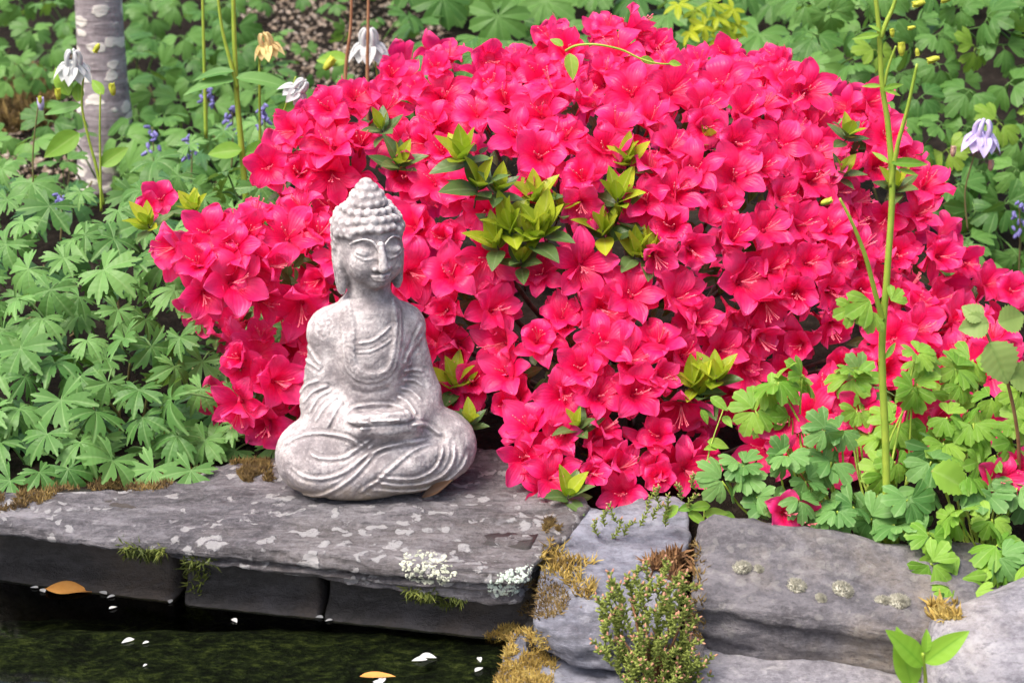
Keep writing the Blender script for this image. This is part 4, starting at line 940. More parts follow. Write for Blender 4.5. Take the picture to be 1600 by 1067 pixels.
def build_azalea():
    rg = random.Random(31); base = Vector((.28, .40, ground_z(.28, .40)))
    az = tag(empty('azalea', base), 'large azalea bush covered in crimson pink flowers behind the statue', 'shrub')
    cand = []
    for c, r in LUMPS:
        nn = int(3200 * (r[0] * r[1] + r[1] * r[2] + r[0] * r[2]) / .12)
        for _ in range(min(nn, 9000)):
            d = rvec(rg).normalized(); p = c + np.array(d) * r; n = Vector(np.array(d) / r).normalized()
            if p[2] < .0 + .008: continue
            ok = True
            for c2, r2 in LUMPS:
                if c2 is c: continue
                if (((p - c2) / r2) ** 2).sum() < .97: ok = False; break
            if ok: cand.append((Vector(p), n))
    rg.shuffle(cand)
    front = []; back = []
    for p, n in cand:
        vis = n.dot((CAM - p).normalized())
        if p.y < .115 and abs(p.x) < .14: continue
        if vis > -.05:
            x, y = project(p)
            if not all(inpoly(x + a_, y + b_, OUT) for a_, b_ in ((-24, 0), (24, 0), (0, -24), (0, 14))): continue
            if any(inpoly(x, y, g) for g in GAPS): continue
            front.append((p, n, x, y, vis))
        else:
            x, y = project(p)
            if all(inpoly(x + a_, y + b_, OUT) for a_, b_ in ((-24, 0), (24, 0), (0, -30), (0, 14))): back.append((p, n))
    sel = []
    for it in front:
        if all((it[0] - q[0]).length_squared > .0365 ** 2 for q in sel): sel.append(it)
    # those seen largest become parts of their own
    sel.sort(key=lambda t: -t[4]); 
    single, rest = sel[:300], sel[300:]
    def orient(p, n):
        d = (n * .9 + Vector((0, -.55, .35)) * .8 + rvec(rg, .36)).normalized()
        return frame(p - d * .016, d, Vector((0, 0, 1)) + rvec(rg, .35), rg.uniform(.78, 1.16))
    for it in single:
        M = orient(it[0], it[1]); k = rg.randrange(16); o = put('flower', M_FL[k], az, M); put('stamens', rg.choice(M_SM), o, Matrix()).matrix_basis = Matrix()
    # stray bloom on a side twig
    for (x, y, Y) in [(232, 328, .31), (252, 312, .32), (1222, 800, -.085), (1255, 815, -.08), (1225, 660, .0), (1560, 750, -.06), (1592, 735, -.05), (1430, 640, .03), (1468, 655, .02), (1345, 640, .03), (1580, 455, .3), (1590, 470, .32), (850, 770, .03), (975, 770, .035), (1330, 625, .06)]:
        o = put('flower', rg.choice(M_FL), az, frame(at(x, y, Y), Vector((rg.uniform(-.3, .3), -1, .5)), Vector((0, 0, 1)), .85)); put('stamens', rg.choice(M_SM), o).matrix_basis = Matrix()
    b = MB(); bs = []
    for p, n in back:
        if all((p - q).length_squared > .05 ** 2 for q in bs): bs.append(p); M = orient(p, n) if False else frame(p - n * .016, (n + rvec(rg, .3)), Vector((0, 0, 1)), 1); me = rg.choice(M_FL); add_mesh(b, me, Matrix.Translation(-base) @ M)
    for it in rest: add_mesh(b, rg.choice(M_FL), Matrix.Translation(-base) @ orient(it[0], it[1]))
    # blooms a little deeper in the bush, seen through the spaces of the outer ones
    deep = []
    for it in front:
        if not any(inpoly(it[2], it[3], [(a + (a - 800) * 0, c) for a, c in g]) for g in GAPS) and all((it[0] - q).length_squared > .036 ** 2 for q in deep) and inpoly(it[2], it[3], OUT):
            deep.append(it[0]); p = it[0] - it[1] * .028; add_mesh(b, rg.choice(M_FL), Matrix.Translation(-base) @ frame(p, it[1] + Vector((0, -.3, .2)) + rvec(rg, .5), Vector((0, 0, 1)) + rvec(rg, .4), .95))
    o = put('flower_mass', b.mesh('flower_mass', MAT['petal'])); o.parent = az; tag(o, kind='stuff')
    # inner foliage
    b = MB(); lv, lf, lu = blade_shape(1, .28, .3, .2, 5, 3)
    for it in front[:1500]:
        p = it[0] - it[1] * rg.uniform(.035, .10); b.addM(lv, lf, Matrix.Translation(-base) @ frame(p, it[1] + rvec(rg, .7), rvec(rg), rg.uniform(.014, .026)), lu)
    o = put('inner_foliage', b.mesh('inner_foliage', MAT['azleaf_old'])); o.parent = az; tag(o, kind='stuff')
    # branches
    tg = [sel[i][0] for i in range(0, len(sel), 9)]
    for k, t in enumerate(tg[:34]):
        a = base + Vector((rg.uniform(-.05, .05), rg.uniform(-.05, .05), -.02)); q = a.lerp(t, .55) + Vector((0, 0, -.03)) + rvec(rg, .012); tv, tf = tube(smooth_path([a, q, a.lerp(t, .93)], 5), .006, .0016, 6)
        put('branch', mesh_of('branch', [v - base for v in tv], tf, MAT['twig'])).parent = az
    # leafy shoots showing in the gaps
    shoots = [(728, 235, .21, 1.2, 0), (745, 280, .20, 1.2, 1), (775, 290, .2, 1.0, 1), (800, 345, .19, 1.35, 0), (830, 360, .185, 1.3, 0), (780, 370, .185, 1.2, 0), (850, 345, .19, 1.25, 0), (815, 400, .18, 1.0, 1), (840, 300, .22, 1.1, 0), (872, 325, .22, 1.0, 1), (965, 300, .22, 1.25, 0), (945, 350, .21, 1.3, 0), (980, 245, .25, 1.0, 0), (990, 385, .20, 1.1, 0), (1010, 390, .20, 1.0, 0), (960, 330, .23, 1.1, 1), (710, 590, .155, 1.2, 0), (716, 600, .17, 1.1, 1), (1085, 590, .13, 1.1, 0), (1120, 580, .13, 1.1, 0), (1100, 610, .13, 1.0, 1), (622, 245, .3, 1.1, 1), (237, 342, .30, 1.0, 0), (600, 195, .33, .9, 1), (885, 765, .03, 1.0, 1), (905, 660, .08, .9, 1), (1112, 215, .3, .9, 0), (1320, 205, .33, .9, 1), (1400, 285, .34, 1.0, 1), (735, 655, .11, .8, 1), (1310, 265, .32, .8, 1), (305, 320, .3, .9, 0)]
    for (x, y, Y, s, old) in shoots:
        s *= 1.3; p = at(x, y + 14 * s, Y - .025); ax = (Vector((rg.uniform(-.3, .3), -.45, 1))).normalized(); S = MB(); tv, tf = tube(smooth_path([p - ax * .05 + Vector((0, .04, 0)), p, p + ax * .014], 4), .0013, .0008, 5); S.add([v - base for v in tv], tf)
        so = put('shoot', S.mesh('shoot', MAT['twig'])); so.parent = az
        a0 = rg.uniform(0, 6)
        for k in range(9):
            lay = k / 8; a = a0 + 2.4 * k; rad = ax.orthogonal().normalized(); rad.rotate(Matrix.Rotation(a, 3, ax).to_quaternion()); el = .30 + .95 * lay; d = rad * math.cos(el) + ax * math.sin(el); L = (.028 - .006 * abs(lay - .5)) * s * rg.uniform(.85, 1.15)
            me = rg.choice(M_AZO if (old and k < 6) or k < 2 else M_AZ); put('leaf', me, so, frame(p + ax * (.010 * lay), ax * math.cos(el) - rad * math.sin(el) + rvec(rg, .12), d, L)).matrix_basis = Matrix.Translation(-base) @ frame(p + ax * (.010 * lay), ax * math.cos(el) - rad * math.sin(el) + rvec(rg, .12), d, L)
    print('azalea flowers', len(sel), 'deep', len(deep), 'back', len(bs))
def add_mesh(b, me, M):
    n = len(me.vertices); co = np.zeros(n * 3, np.float32); me.vertices.foreach_get('co', co); uv = np.zeros(len(me.loops) * 2, np.float32); me.uv_layers[0].data.foreach_get('uv', uv); li = np.zeros(len(me.loops), np.int32); me.loops.foreach_get('vertex_index', li)
    U = np.zeros((n, 2)); U[li] = uv.reshape(-1, 2); b.addM([Vector(c) for c in co.reshape(-1, 3)], [tuple(p.vertices) for p in me.polygons], M, [tuple(x) for x in U])
build_azalea()

# ------------------------------------------------------------------ columbines on the right
def poly_tube(px, Y, r0, r1, base=None, sides=8, n=6):
    P = smooth_path([at(x, y, Yy) for (x, y), Yy in zip(px, Y)], n); return tube(P, r0, r1, sides)
def columbine_leaf(pl, start, p, n, size, rg, meshes, tipdir=None):
    base = Vector(pl.location); ctl = start.lerp(p, .6) - Vector(n).normalized() * .03; tv, tf = tube(smooth_path([start, ctl, p - Vector(n).normalized() * .002], 5), .0017, .0010, 6)
    lf = put('leaf', mesh_of('leaf', [v - base for v in tv], tf, MAT['stem'])); lf.parent = pl
    tip = tipdir or Vector((rg.uniform(-1, 1), -.5, -.5)); M0 = frame(p, n, tip)
    for a in (0, 95, -95):
        M = M0 @ Matrix.Rotation(R(-a + rg.uniform(-12, 12)), 4, 'Z') @ Matrix.Translation((0, size * .12, 0)) @ Matrix.Rotation(R(rg.uniform(-40, 18)), 4, 'X') @ Matrix.Rotation(R(rg.uniform(-28, 28)), 4, 'Y') @ Matrix.Diagonal((size, size, size, 1))
        put('leaflet', rg.choice(meshes), lf).matrix_basis = Matrix.Translation(-base) @ M
def bud_mesh(mat, s=1.0):
    b = MB()
    for k in range(5):
        V, F, U = blade_shape(.016 * s, .005 * s, .6, 0, 6, 3); a = 2 * math.pi * k / 5; M = Matrix.Rotation(a, 4, 'Z') @ Matrix.Translation((0, .0045 * s, 0)) @ Matrix.Rotation(R(98), 4, 'X'); b.addM(V, F, M, U)
    V, F = blob((.0042 * s, .0042 * s, .008 * s), 8, 6); b.addM(V, F, Matrix.Translation((0, 0, .008 * s))); return b.mesh('bud', mat)
def bloom_mesh(mat, s=1.0):
    """nodding columbine flower: five spurred petals inside five flaring sepals; opens towards -z"""
    b = MB(); rg = random.Random(4)
    for k in range(5):
        a = 2 * math.pi * k / 5; V, F, U = blade_shape(.024 * s, .0085 * s, .3, .30, 7, 5); M = Matrix.Rotation(a, 4, 'Z') @ Matrix.Translation((0, .003 * s, 0)) @ Matrix.Rotation(R(-22 + rg.uniform(-10, 10)), 4, 'X'); b.addM(V, F, M, U)
        V, F, U = blade_shape(.019 * s, .0085 * s, .5, -.1, 6, 5); M = Matrix.Rotation(a + .63, 4, 'Z') @ Matrix.Translation((0, .006 * s, 0)) @ Matrix.Rotation(R(-66), 4, 'X'); b.addM(V, F, M, U)
        d = Vector((math.sin(a + .63), math.cos(a + .63), 0)); tv, tf = tube(smooth_path([d * .007 * s - Vector((0, 0, .003 * s)), d * .0075 * s + Vector((0, 0, .006 * s)), d * .0045 * s + Vector((0, 0, .012 * s)), d * .002 * s + Vector((0, 0, .011 * s))], 4), .0030 * s, .0010 * s, 6); b.add(tv, tf)
    V, F = blob((.004 * s, .004 * s, .012 * s), 6, 4); b.addM(V, F, Matrix.Translation((0, 0, -.010 * s))); return b.mesh('bloom', mat)
def build_columbines():
    rg = random.Random(77)
    YA = -.085
    def root(px, py, Y, label): p = at(px, py, Y); return tag(empty('columbine', p), label, 'plant', 'columbines on the stones right of the azalea')
    A = root(1386, 856, YA, 'tall columbine sending up one long yellow-green flower stem behind the large rock'); B = root(1540, 905, -.10, 'leafy bright green columbine spilling over the dark lichen-ringed rock'); Cc = root(1330, 850, -.08, 'low bluish columbine leaning left over the large brown-grey rock')
    bA = Vector(A.location)
    def part(pl, name, tvf, mat): o = put(name, mesh_of(name, [v - Vector(pl.location) for v in tvf[0]], tvf[1], mat)); o.parent = pl; return o
    part(A, 'stem', poly_tube([(1386, 860), (1384, 700), (1378, 550), (1386, 430), (1394, 300), (1388, 200), (1378, 130), (1374, 55), (1366, -25)], [YA] * 9, .0043, .0020), MAT['stem'])
    part(A, 'stem', poly_tube([(1392, 292), (1402, 230), (1418, 170), (1433, 100)], [YA, YA - .005, YA - .01, YA - .012], .0028, .0014), MAT['stem'])
    part(A, 'stem', poly_tube([(1379, 500), (1368, 460), (1352, 400), (1330, 345), (1312, 310)], [YA - .002, YA - .008, YA - .015, YA - .02, YA - .02], .0030, .0012), MAT['stem'])
    part(A, 'stem', poly_tube([(1376, 60), (1385, 35), (1396, 10), (1404, -20)], [YA] * 4, .0026, .0016), MAT['stem'])
    part(A, 'stem', poly_tube([(1381, 135), (1388, 105), (1400, 72)], [YA] * 3, .0018, .0010), MAT['stem'])
    bu = bud_mesh(MAT['yellow_bud'])
    for (x, y, d, s) in [(1300, 312, (-1, -.2, -.3), .75), (1408, 66, (.1, -.1, -1), .85), (1448, 96, (1, -.1, .3), .8), (1393, 45, (.2, 0, -1), .55), (1434, 88, (-.2, 0, 1), .5), (1425, 8, (1, 0, .2), .8), (1470, 2, (1, 0, .3), .7), (1418, 45, (1, 0, .2), .5)]:
        p = at(x, y, YA - .01); put('bud', bu, A, frame(p, Vector(d), Vector((0, -1, 0)), s))
    nl = leaf_mesh('stem_leaf', blade_shape(1, .16, .4, .15), MAT['columb'], 1.0)
    for (x, y, dx, dz, L) in [(1392, 255, 1.0, .25, .038), (1388, 255, -.6, .9, .02), (1404, 265, 1, -.1, .02), (1380, 140, .9, .6, .022), (1380, 140, 1, -.2, .018), (1376, 135, -1, .3, .018), (1374, 55, -1, .1, .026), (1376, 50, -.4, .6, .014), (1384, 560, .4, 1, .022), (1380, 500, -.5, .6, .02)]:
        put('leaf', nl, A, frame(at(x, y, YA - .006), Vector((0, -.8, .6)), Vector((dx, -.3, dz)), L))
    for (x, y, sz, dx, dz) in [(1340, 470, .030, -.6, -.3), (1315, 480, .024, -1, -.4), (1372, 470, .018, .6, .7), (1345, 488, .022, -.3, -1)]:
        put('leaf', rg.choice(M_LF), A, frame(at(x + 20, y, YA - .012), Vector((.1, -.9, .5)), Vector((dx, -.2, dz)), sz))
    spots = [(A, 1400, 660, .0, 1), (A, 1340, 640, .02, 1), (A, 1425, 600, .0, 1), (A, 1400, 720, -.05, 1), (A, 1420, 780, -.10, 0), (A, 1440, 560, .02, 1), (A, 1330, 590, .04, 1), (A, 1365, 610, .05, 0), (A, 1480, 650, -.02, 1), (A, 1455, 720, -.06, 0),
             (Cc, 1200, 610, .0, 1), (Cc, 1255, 590, .01, 1), (Cc, 1180, 640, -.01, 1), (Cc, 1235, 650, -.01, 1), (Cc, 1130, 750, -.06, 0), (Cc, 1180, 775, -.07, 0), (Cc, 1155, 720, -.04, 0), (Cc, 1225, 715, -.05, 0), (Cc, 1260, 750, -.07, 0), (Cc, 1300, 720, -.04, 0), (Cc, 1290, 800, -.09, 0), (Cc, 1335, 790, -.08, 0), (Cc, 1250, 780, -.09, 0), (Cc, 1315, 670, -.02, 0), (Cc, 1360, 810, -.09, 0),
             (B, 1500, 600, .02, 1), (B, 1550, 620, .0, 1), (B, 1595, 610, .0, 1), (B, 1520, 660, -.03, 1), (B, 1580, 690, -.04, 1), (B, 1530, 720, -.06, 1), (B, 1475, 690, -.03, 1), (B, 1590, 760, -.08, 0), (B, 1490, 800, -.11, 1), (B, 1550, 810, -.11, 1), (B, 1450, 830, -.11, 0), (B, 1500, 900, -.17, 1), (B, 1555, 880, -.15, 1), (B, 1595, 860, -.14, 0), (B, 1475, 860, -.14, 1), (B, 1430, 810, -.10, 0), (B, 1600, 930, -.14, 0), (B, 1520, 560, .06, 1), (B, 1450, 610, .05, 1), (B, 1610, 660, -.02, 1), (B, 1540, 770, -.08, 0)]
    spots += [(pl, x + rg.uniform(-34, 34), y + rg.uniform(-26, 26), Y + rg.uniform(-.02, .03), k) for (pl, x, y, Y, k) in spots]
    spots += [(B, 1455, 880, -.17, 1), (B, 1520, 925, -.19, 1), (B, 1580, 915, -.18, 1), (B, 1480, 925, -.19, 0), (B, 1560, 850, -.14, 1)]
    for (pl, x, y, Y, k) in spots:
        st = Vector(pl.location) + Vector((rg.uniform(-.012, .012), rg.uniform(-.01, .01), 0)); p = at(x, y, Y)
        columbine_leaf(pl, st, p, Vector((rg.uniform(-.5, .5), -.6, .85)) + rvec(rg, .28), rg.uniform(.021, .030), rg, M_LF if k else M_LFB)
    # pale broad-leaved seedling at the edge
    S = tag(empty('seedling', at(1588, 800, -.02)), 'pale seedling with large soft toothed leaves rising out of the columbine', 'plant')
    part(S, 'stem', poly_tube([(1588, 810), (1592, 700), (1575, 600), (1550, 540), (1535, 505)], [-.02, -.06, -.08, -.085, -.085], .0022, .0014), MAT['stem_brown'])
    hl = leaf_mesh('broad_leaf', blade_shape(1, .48, .25, .25, 18, 7, .6, .012, 1), MAT['pale'], 1)
    for (x, y, dx, dz, L) in [(1545, 535, .5, -1, .046), (1560, 505, .8, .4, .032), (1545, 505, -1, -.1, .03), (1535, 500, -.6, .7, .024), (1575, 580, 1, -.3, .035)]:
        put('leaf', hl, S, frame(at(x, y, -.09), Vector((.1, -.9, .5)), Vector((dx, -.2, dz)), L))
    nt = leaf_mesh('toothed_leaf', blade_shape(1, .42, .3, .3, 18, 7, .8, .015, 1), MAT['columb'], 1); put('leaf', nt, S, frame(at(1455, 735, -.085), Vector((.1, -.8, .7)), Vector((1, -.3, -.25)), .048)); 
    part(S, 'stem', poly_tube([(1588, 800), (1520, 770), (1456, 736)], [-.02, -.06, -.085], .0018, .0012), MAT['stem_brown'])
    # sprout on the boulder
    G = tag(empty('sprout', at(1445, 1060, -.365)), 'fresh bright green sprout with four upright leaves before the rounded boulder', 'plant')
    part(G, 'stem', poly_tube([(1448, 1120), (1446, 1060), (1442, 1020)], [-.36, -.365, -.37], .0022, .0014), MAT['stem'])
    sl = leaf_mesh('sprout_leaf', blade_shape(1, .24, .35, .12, 12, 5, .8), MAT['sprout'], 1)
    for (x, y, d, L, n) in [(1442, 1040, (-.62, -.3, .9), .052, (.5, -.8, .3)), (1445, 1035, (.75, -.2, .8), .050, (-.5, -.8, .3)), (1425, 1075, (-.15, -.5, 1), .058, (.1, -1, .2)), (1446, 1020, (.05, 0, 1), .022, (0, -1, .2))]:
        put('leaf', sl, G, frame(at(x, y, -.37), Vector(n), Vector(d), L))
build_columbines()

# ------------------------------------------------------------------ slender background flowers
def flower_stalk(name, label, path, Ys, r, mat, blooms=(), leaves=(), group=None, cat='flower'):
    base = at(path[0][0], path[0][1], Ys[0]); e = tag(empty(name, base), label, cat, group)
    tv, tf = poly_tube(path, Ys, r, r * .6); put('stem', mesh_of('stem', [v - base for v in tv], tf, mat)).parent = e
    for (kind, me, x, y, Y, n, s) in blooms: put(kind, me, e, frame(at(x, y, Y), Vector(n), Vector((0, -1, .1)), s))
    for (me, x, y, Y, n, d, s) in leaves: put('leaf', me, e, frame(at(x, y, Y), Vector(n), Vector(d), s))
    return e
WB, LB, CB = bloom_mesh(MAT['white_petal']), bloom_mesh(MAT['lilac_petal']), bloom_mesh(MAT['cream_petal']); YB, PB = bud_mesh(MAT['yellow_bud']), bud_mesh(MAT['pink_bud'])
LN = leaf_mesh('narrow_leaf', blade_shape(1, .17, .3, .3), MAT['columb_blue'], 1.0); LO = leaf_mesh('oval_leaf', blade_shape(1, .3, .3, .2), MAT['columb'], 1.0)
flower_stalk('columbine_flower', 'white nodding columbine flower on a thin stalk before the tree trunk', [(162, 320), (150, 260), (138, 215), (128, 165), (131, 115)], [.62] * 5, .0024, MAT['stem'], [('bloom', WB, 114, 98, .62, (.1, -.25, 1), 1.35), ('bud', YB, 90, 138, .61, (0, 0, -1), 1.0), ('bud', YB, 148, 82, .62, (.5, -.2, .8), .9), ('bud', YB, 62, 150, .64, (0, 0, -1), .7)], [(LO, 124, 208, .62, (.2, -.9, .4), (-.9, -.2, -.6), .058), (LN, 128, 165, .62, (0, -.8, .6), (-1, 0, -.15), .055), (LO, 122, 160, .62, (.2, -.9, .4), (.1, -.2, 1), .03), (LO, 108, 150, .62, (.2, -.9, .4), (-.3, -.2, 1), .045)])
flower_stalk('columbine_flower', 'yellow-green columbine bud on a straight thin stalk beside the white flower', [(158, 330), (157, 270), (156, 200), (157, 145)], [.60] * 4, .0019, MAT['stem'], [('bud', YB, 174, 130, .60, (.1, 0, -1), 1.1)], [(LO, 162, 148, .60, (0, -.9, .4), (-.6, 0, .8), .028), (LO, 158, 260, .60, (0, -.9, .4), (.8, 0, .7), .045)])
flower_stalk('flower_stem', 'pair of tall yellow-green stems joined above a whorl of narrow leaves', [(386, 330), (376, 215), (370, 150), (366, 60), (364, -30)], [.70] * 5, .0048, MAT['stem'], [], [(LN, 366, 125, .69, (0, -.5, .85), (-1, -.2, .12), .075), (LN, 368, 122, .69, (0, -.5, .85), (1, -.1, .12), .09), (LN, 366, 112, .69, (0, -.5, .85), (-.8, -.2, .35), .06), (LO, 380, 240, .70, (0, -.8, .6), (1, -.2, .3), .06), (LO, 378, 235, .69, (0, -.8, .6), (-1, -.2, .1), .05)], cat='stem')
e2 = flower_stalk('flower_stem', 'thinner yellow-green stem leaning into the pair of tall stems', [(371, 138), (358, 90), (346, 40), (338, -30)], [.695] * 4, .0030, MAT['stem'], cat='stem')
flower_stalk('flower_stem', 'single straight green stem between the trunk and the paired stems', [(322, 215), (319, 100), (316, -30)], [.9] * 3, .0032, MAT['stem'], cat='stem')
flower_stalk('columbine_flower', 'cream faded columbine flower on a straight green stalk', [(408, 300), (406, 200), (405, 85)], [.72] * 3, .0026, MAT['stem'], [('bloom', CB, 416, 68, .72, (-.2, -.2, 1), 1.15)], [(LN, 405, 118, .72, (0, -.5, .8), (-1, -.1, .1), .05), (LN, 405, 118, .72, (0, -.5, .8), (1, -.1, .05), .04), (LO, 430, 180, .73, (0, -.8, .5), (.8, -.2, .5), .05)])
flower_stalk('columbine_flower', 'white columbine flower resting against the upper left azalea blooms', [(430, 290), (437, 200), (462, 120)], [.62, .62, .6], .0016, MAT['stem'], [('bloom', WB, 467, 138, .60, (.7, -.2, .8), 1.1)])
flower_stalk('columbine_flower', 'white columbine flower hanging beside the reddish-brown stems', [(590, 260), (592, 150), (580, 52)], [.86] * 3, .0016, MAT['stem'], [('bloom', WB, 576, 66, .85, (0, -.2, 1), 1.6), ('bud', YB, 522, 90, .85, (-.5, -.2, -.6), 1.5)], [(LO, 545, 95, .86, (0, -.8, .6), (-1, -.1, .2), .05)])
for k, (x0, x1) in enumerate([(548, 540), (575, 574)]):
    flower_stalk('flower_stem', ['reddish-brown bare stem next to the pale yellow bud', 'tan bare stem in front of the white hanging flower'][k], [(x1, 200), (x1, 110), (x0, 40), (x0 + 1, -30)], [.80] * 4, .0030, MAT['stem_brown'], cat='stem')
flower_stalk('columbine_flower', 'pale lilac columbine flower with pink buds before the green bank', [(1512, 360), (1508, 300), (1520, 250), (1536, 190)], [.66] * 4, .0014, MAT['stem_dark'], [('bloom', LB, 1535, 208, .65, (.05, -.2, 1), 1.45), ('bud', PB, 1490, 228, .65, (.0, 0, -1), 1.0), ('bud', PB, 1549, 250, .65, (0, 0, -1), 1.0)])
flower_stalk('columbine_flower', 'small grey-lilac closed columbine bud left of the trunk', [(52, 290), (52, 230), (62, 150)], [.66] * 3, .0014, MAT['stem_dark'], [('bud', bud_mesh(MAT['lilac_petal']), 63, 152, .66, (0, 0, -1), 1.2)])
def bluebell(px, py, Y, h, label):
    rg = random.Random(px); base = at(px, py + h, Y); e = tag(empty('bluebell', base), label, 'flower', 'blue flower spikes'); P = smooth_path([at(px, py + h + 40, Y), at(px + 2, py + h / 2, Y), at(px, py - h * .5, Y)], 6); tv, tf = tube(P, .0016, .0009, 5); put('stem', mesh_of('stem', [v - base for v in tv], tf, MAT['stem_dark'])).parent = e
    me = bud_mesh(MAT['blue_petal'], .75)
    for k in range(14):
        t = k / 13; p = at(px + rg.uniform(-13, 13) * (1 - .5 * t), py + h * .5 - h * t, Y + rg.uniform(-.01, .01)); put('bell', me, e, frame(p, Vector((rg.uniform(-1, 1), -.6, rg.uniform(-1, .2))), Vector((0, 0, 1)), rg.uniform(.7, 1.0)))
for (x, y, Y, h, l) in [(238, 222, .98, 46, 'blue flower spike at the foot of the pale trunk'), (298, 228, .95, 34, 'blue flower spike among cranesbill tips between the trunk and stems'), (362, 185, 1.0, 40, 'blue flower spike tucked behind the paired yellow-green stems'), (322, 150, 1.2, 26, 'small faint blue flower spike amid the dark foliage'), (412, 180, .95, 34, 'dusky blue flower spike below the cream flower'), (1592, 340, .74, 50, 'blue flower spike low on the green bank'), (95, 315, .62, 22, 'blue floret cluster sunk in the cranesbill leaves')]: bluebell(x, y, Y, h, l)
# runner lying over the top of the azalea
rb = at(882, 88, .34); RN = tag(empty('vine_runner', rb), 'thin pale runner with small leaves trailing over the top azalea blooms', 'vine')
tv, tf = poly_tube([(884, 80), (900, 72), (930, 70), (970, 78), (1000, 92), (1030, 100), (1062, 100)], [.30, .29, .28, .28, .28, .28, .29], .0016, .0010); put('stem', mesh_of('stem', [v - rb for v in tv], tf, MAT['stem'])).parent = RN
for (x, y, d, L) in [(890, 84, (.1, -.3, -1), .032), (1000, 92, (1, -.2, -.1), .02), (880, 72, (-.6, 0, .5), .018), (1045, 99, (1, 0, 0), .016)]: put('leaf', LO, RN, frame(at(x, y, .285), Vector((.1, -.8, .6)), Vector(d), L))

# ------------------------------------------------------------------ moss, lichen, sedum, petals
from mathutils.bvhtree import BVHTree
bpy.context.view_layer.update()
HIT = []
for o in list(bpy.data.objects):
    if o.type == 'MESH' and o.get('category') in ('stone', 'edging') or o.name.startswith('ground'):
        M = o.matrix_basis; HIT.append((BVHTree.FromPolygons([M @ v.co for v in o.data.vertices], [tuple(p.vertices) for p in o.data.polygons]), o))
def hit(px, py):
    d = ray(px, py).normalized(); best = None
    for t, o in HIT:
        r = t.ray_cast(CAM, d)
        if r[0] is not None and (best is None or r[3] < best[2]): best = (r[0], r[1], r[3], o)
    return best
def moss(label, polys, n, L, mat, seed, up=.8, wid=.0007, dens=None):
    rg = random.Random(seed); b = MB(); 
    for poly in polys:
        xs = [p[0] for p in poly]; ys = [p[1] for p in poly]; k = 0; tries = 0; cx, cy = sum(xs) / len(xs), sum(ys) / len(ys)
        while k < n and tries < n * 8:
            tries += 1; x, y = rg.uniform(min(xs), max(xs)), rg.uniform(min(ys), max(ys))
            if not inpoly(x, y, poly): continue
            if mnoise.noise((x * .035, y * .05, seed)) < -.22: continue
            h = hit(x, y)
            if not h: continue
            k += 1; p, nn = h[0], h[1]; d = (nn * .5 + Vector((0, 0, up)) + rvec(rg, .55)).normalized(); s = d.orthogonal().normalized(); s.rotate(Matrix.Rotation(rg.uniform(0, 6), 3, d).to_quaternion()); l = L * rg.uniform(.5, 1.3); q = p - nn * .002; bend = rvec(rg, .25 * l); w = wid * rg.uniform(.7, 1.5); s2 = d.cross(s)
            V = [q + s * w, q - s * w * .5 + s2 * w, q - s * w * .5 - s2 * w]; m_ = q + d * l * .55 + bend * .3; V += [m_ + s * w * 1.2, m_ - s * w * .6 + s2 * w, m_ - s * w * .6 - s2 * w, q + d * l + bend]
            b.add(V, [(0, 1, 4, 3), (1, 2, 5, 4), (2, 0, 3, 5), (3, 4, 6), (4, 5, 6), (5, 3, 6)])
    return tag(put('moss', b.mesh('moss', mat, False)), label, 'moss', kind='stuff')
moss('brown and olive moss strip between the slab and the cranesbill', [[(-20, 762), (60, 752), (200, 745), (330, 730), (300, 748), (250, 765), (190, 768), (100, 765), (60, 790), (0, 800), (-20, 800)], [(360, 722), (420, 720), (425, 752), (380, 752)]], 4200, .007, MAT['moss'], 1, .8, .0005)
moss('dark green moss hanging under the front edge of the slab', [[(180, 850), (260, 858), (255, 872), (200, 868)], [(270, 872), (340, 870), (330, 900), (305, 930), (290, 910)], [(630, 915), (730, 936), (720, 952), (640, 934)]], 330, .010, MAT['moss_green'], 2, -.3)
moss('golden spiky moss tuft lying on the blue-grey slate plate', [[(845, 862), (862, 842), (880, 868), (930, 880), (900, 895), (932, 918), (925, 938), (900, 930), (880, 905), (845, 895)]], 520, .013, MAT['moss_gold'], 3, .3, .0007)
moss('rusty brown moss tuft between the slate plate and the large rock', [[(1040, 870), (1085, 858), (1086, 900), (1070, 925), (1045, 905)], [(1010, 880), (1050, 870), (1050, 890), (1020, 890)]], 420, .013, MAT['moss_rust'], 4, .6, .0012)
moss('golden brown moss clump on the wet slate block at the water', [[(752, 1000), (790, 975), (850, 990), (870, 1030), (860, 1075), (760, 1080), (752, 1040)]], 5200, .0065, MAT['moss_gold'], 5, .7, .0005)
moss('dark brown moss in the step between the slab and the slate plate', [[(812, 915), (850, 900), (880, 920), (910, 950), (850, 968), (812, 960)], [(855, 812), (880, 806), (872, 830), (850, 830)]], 1200, .006, MAT['moss'], 6, .5, .0005)
moss('small orange-brown moss tuft at the right end of the large rock', [[(1450, 945), (1495, 940), (1500, 968), (1455, 968)]], 220, .012, MAT['moss_gold'], 7, .5, .0012)
moss('green-brown moss on the mound left of the trunk', [[(-20, 130), (60, 125), (90, 160), (80, 200), (-20, 215)]], 1500, .045, MAT['moss'], 8, .8, .003)
moss('dark moss in the joint left of the large rock', [[(1075, 850), (1095, 850), (1100, 1000), (1080, 1010)]], 300, .010, MAT['moss'], 9, .5)
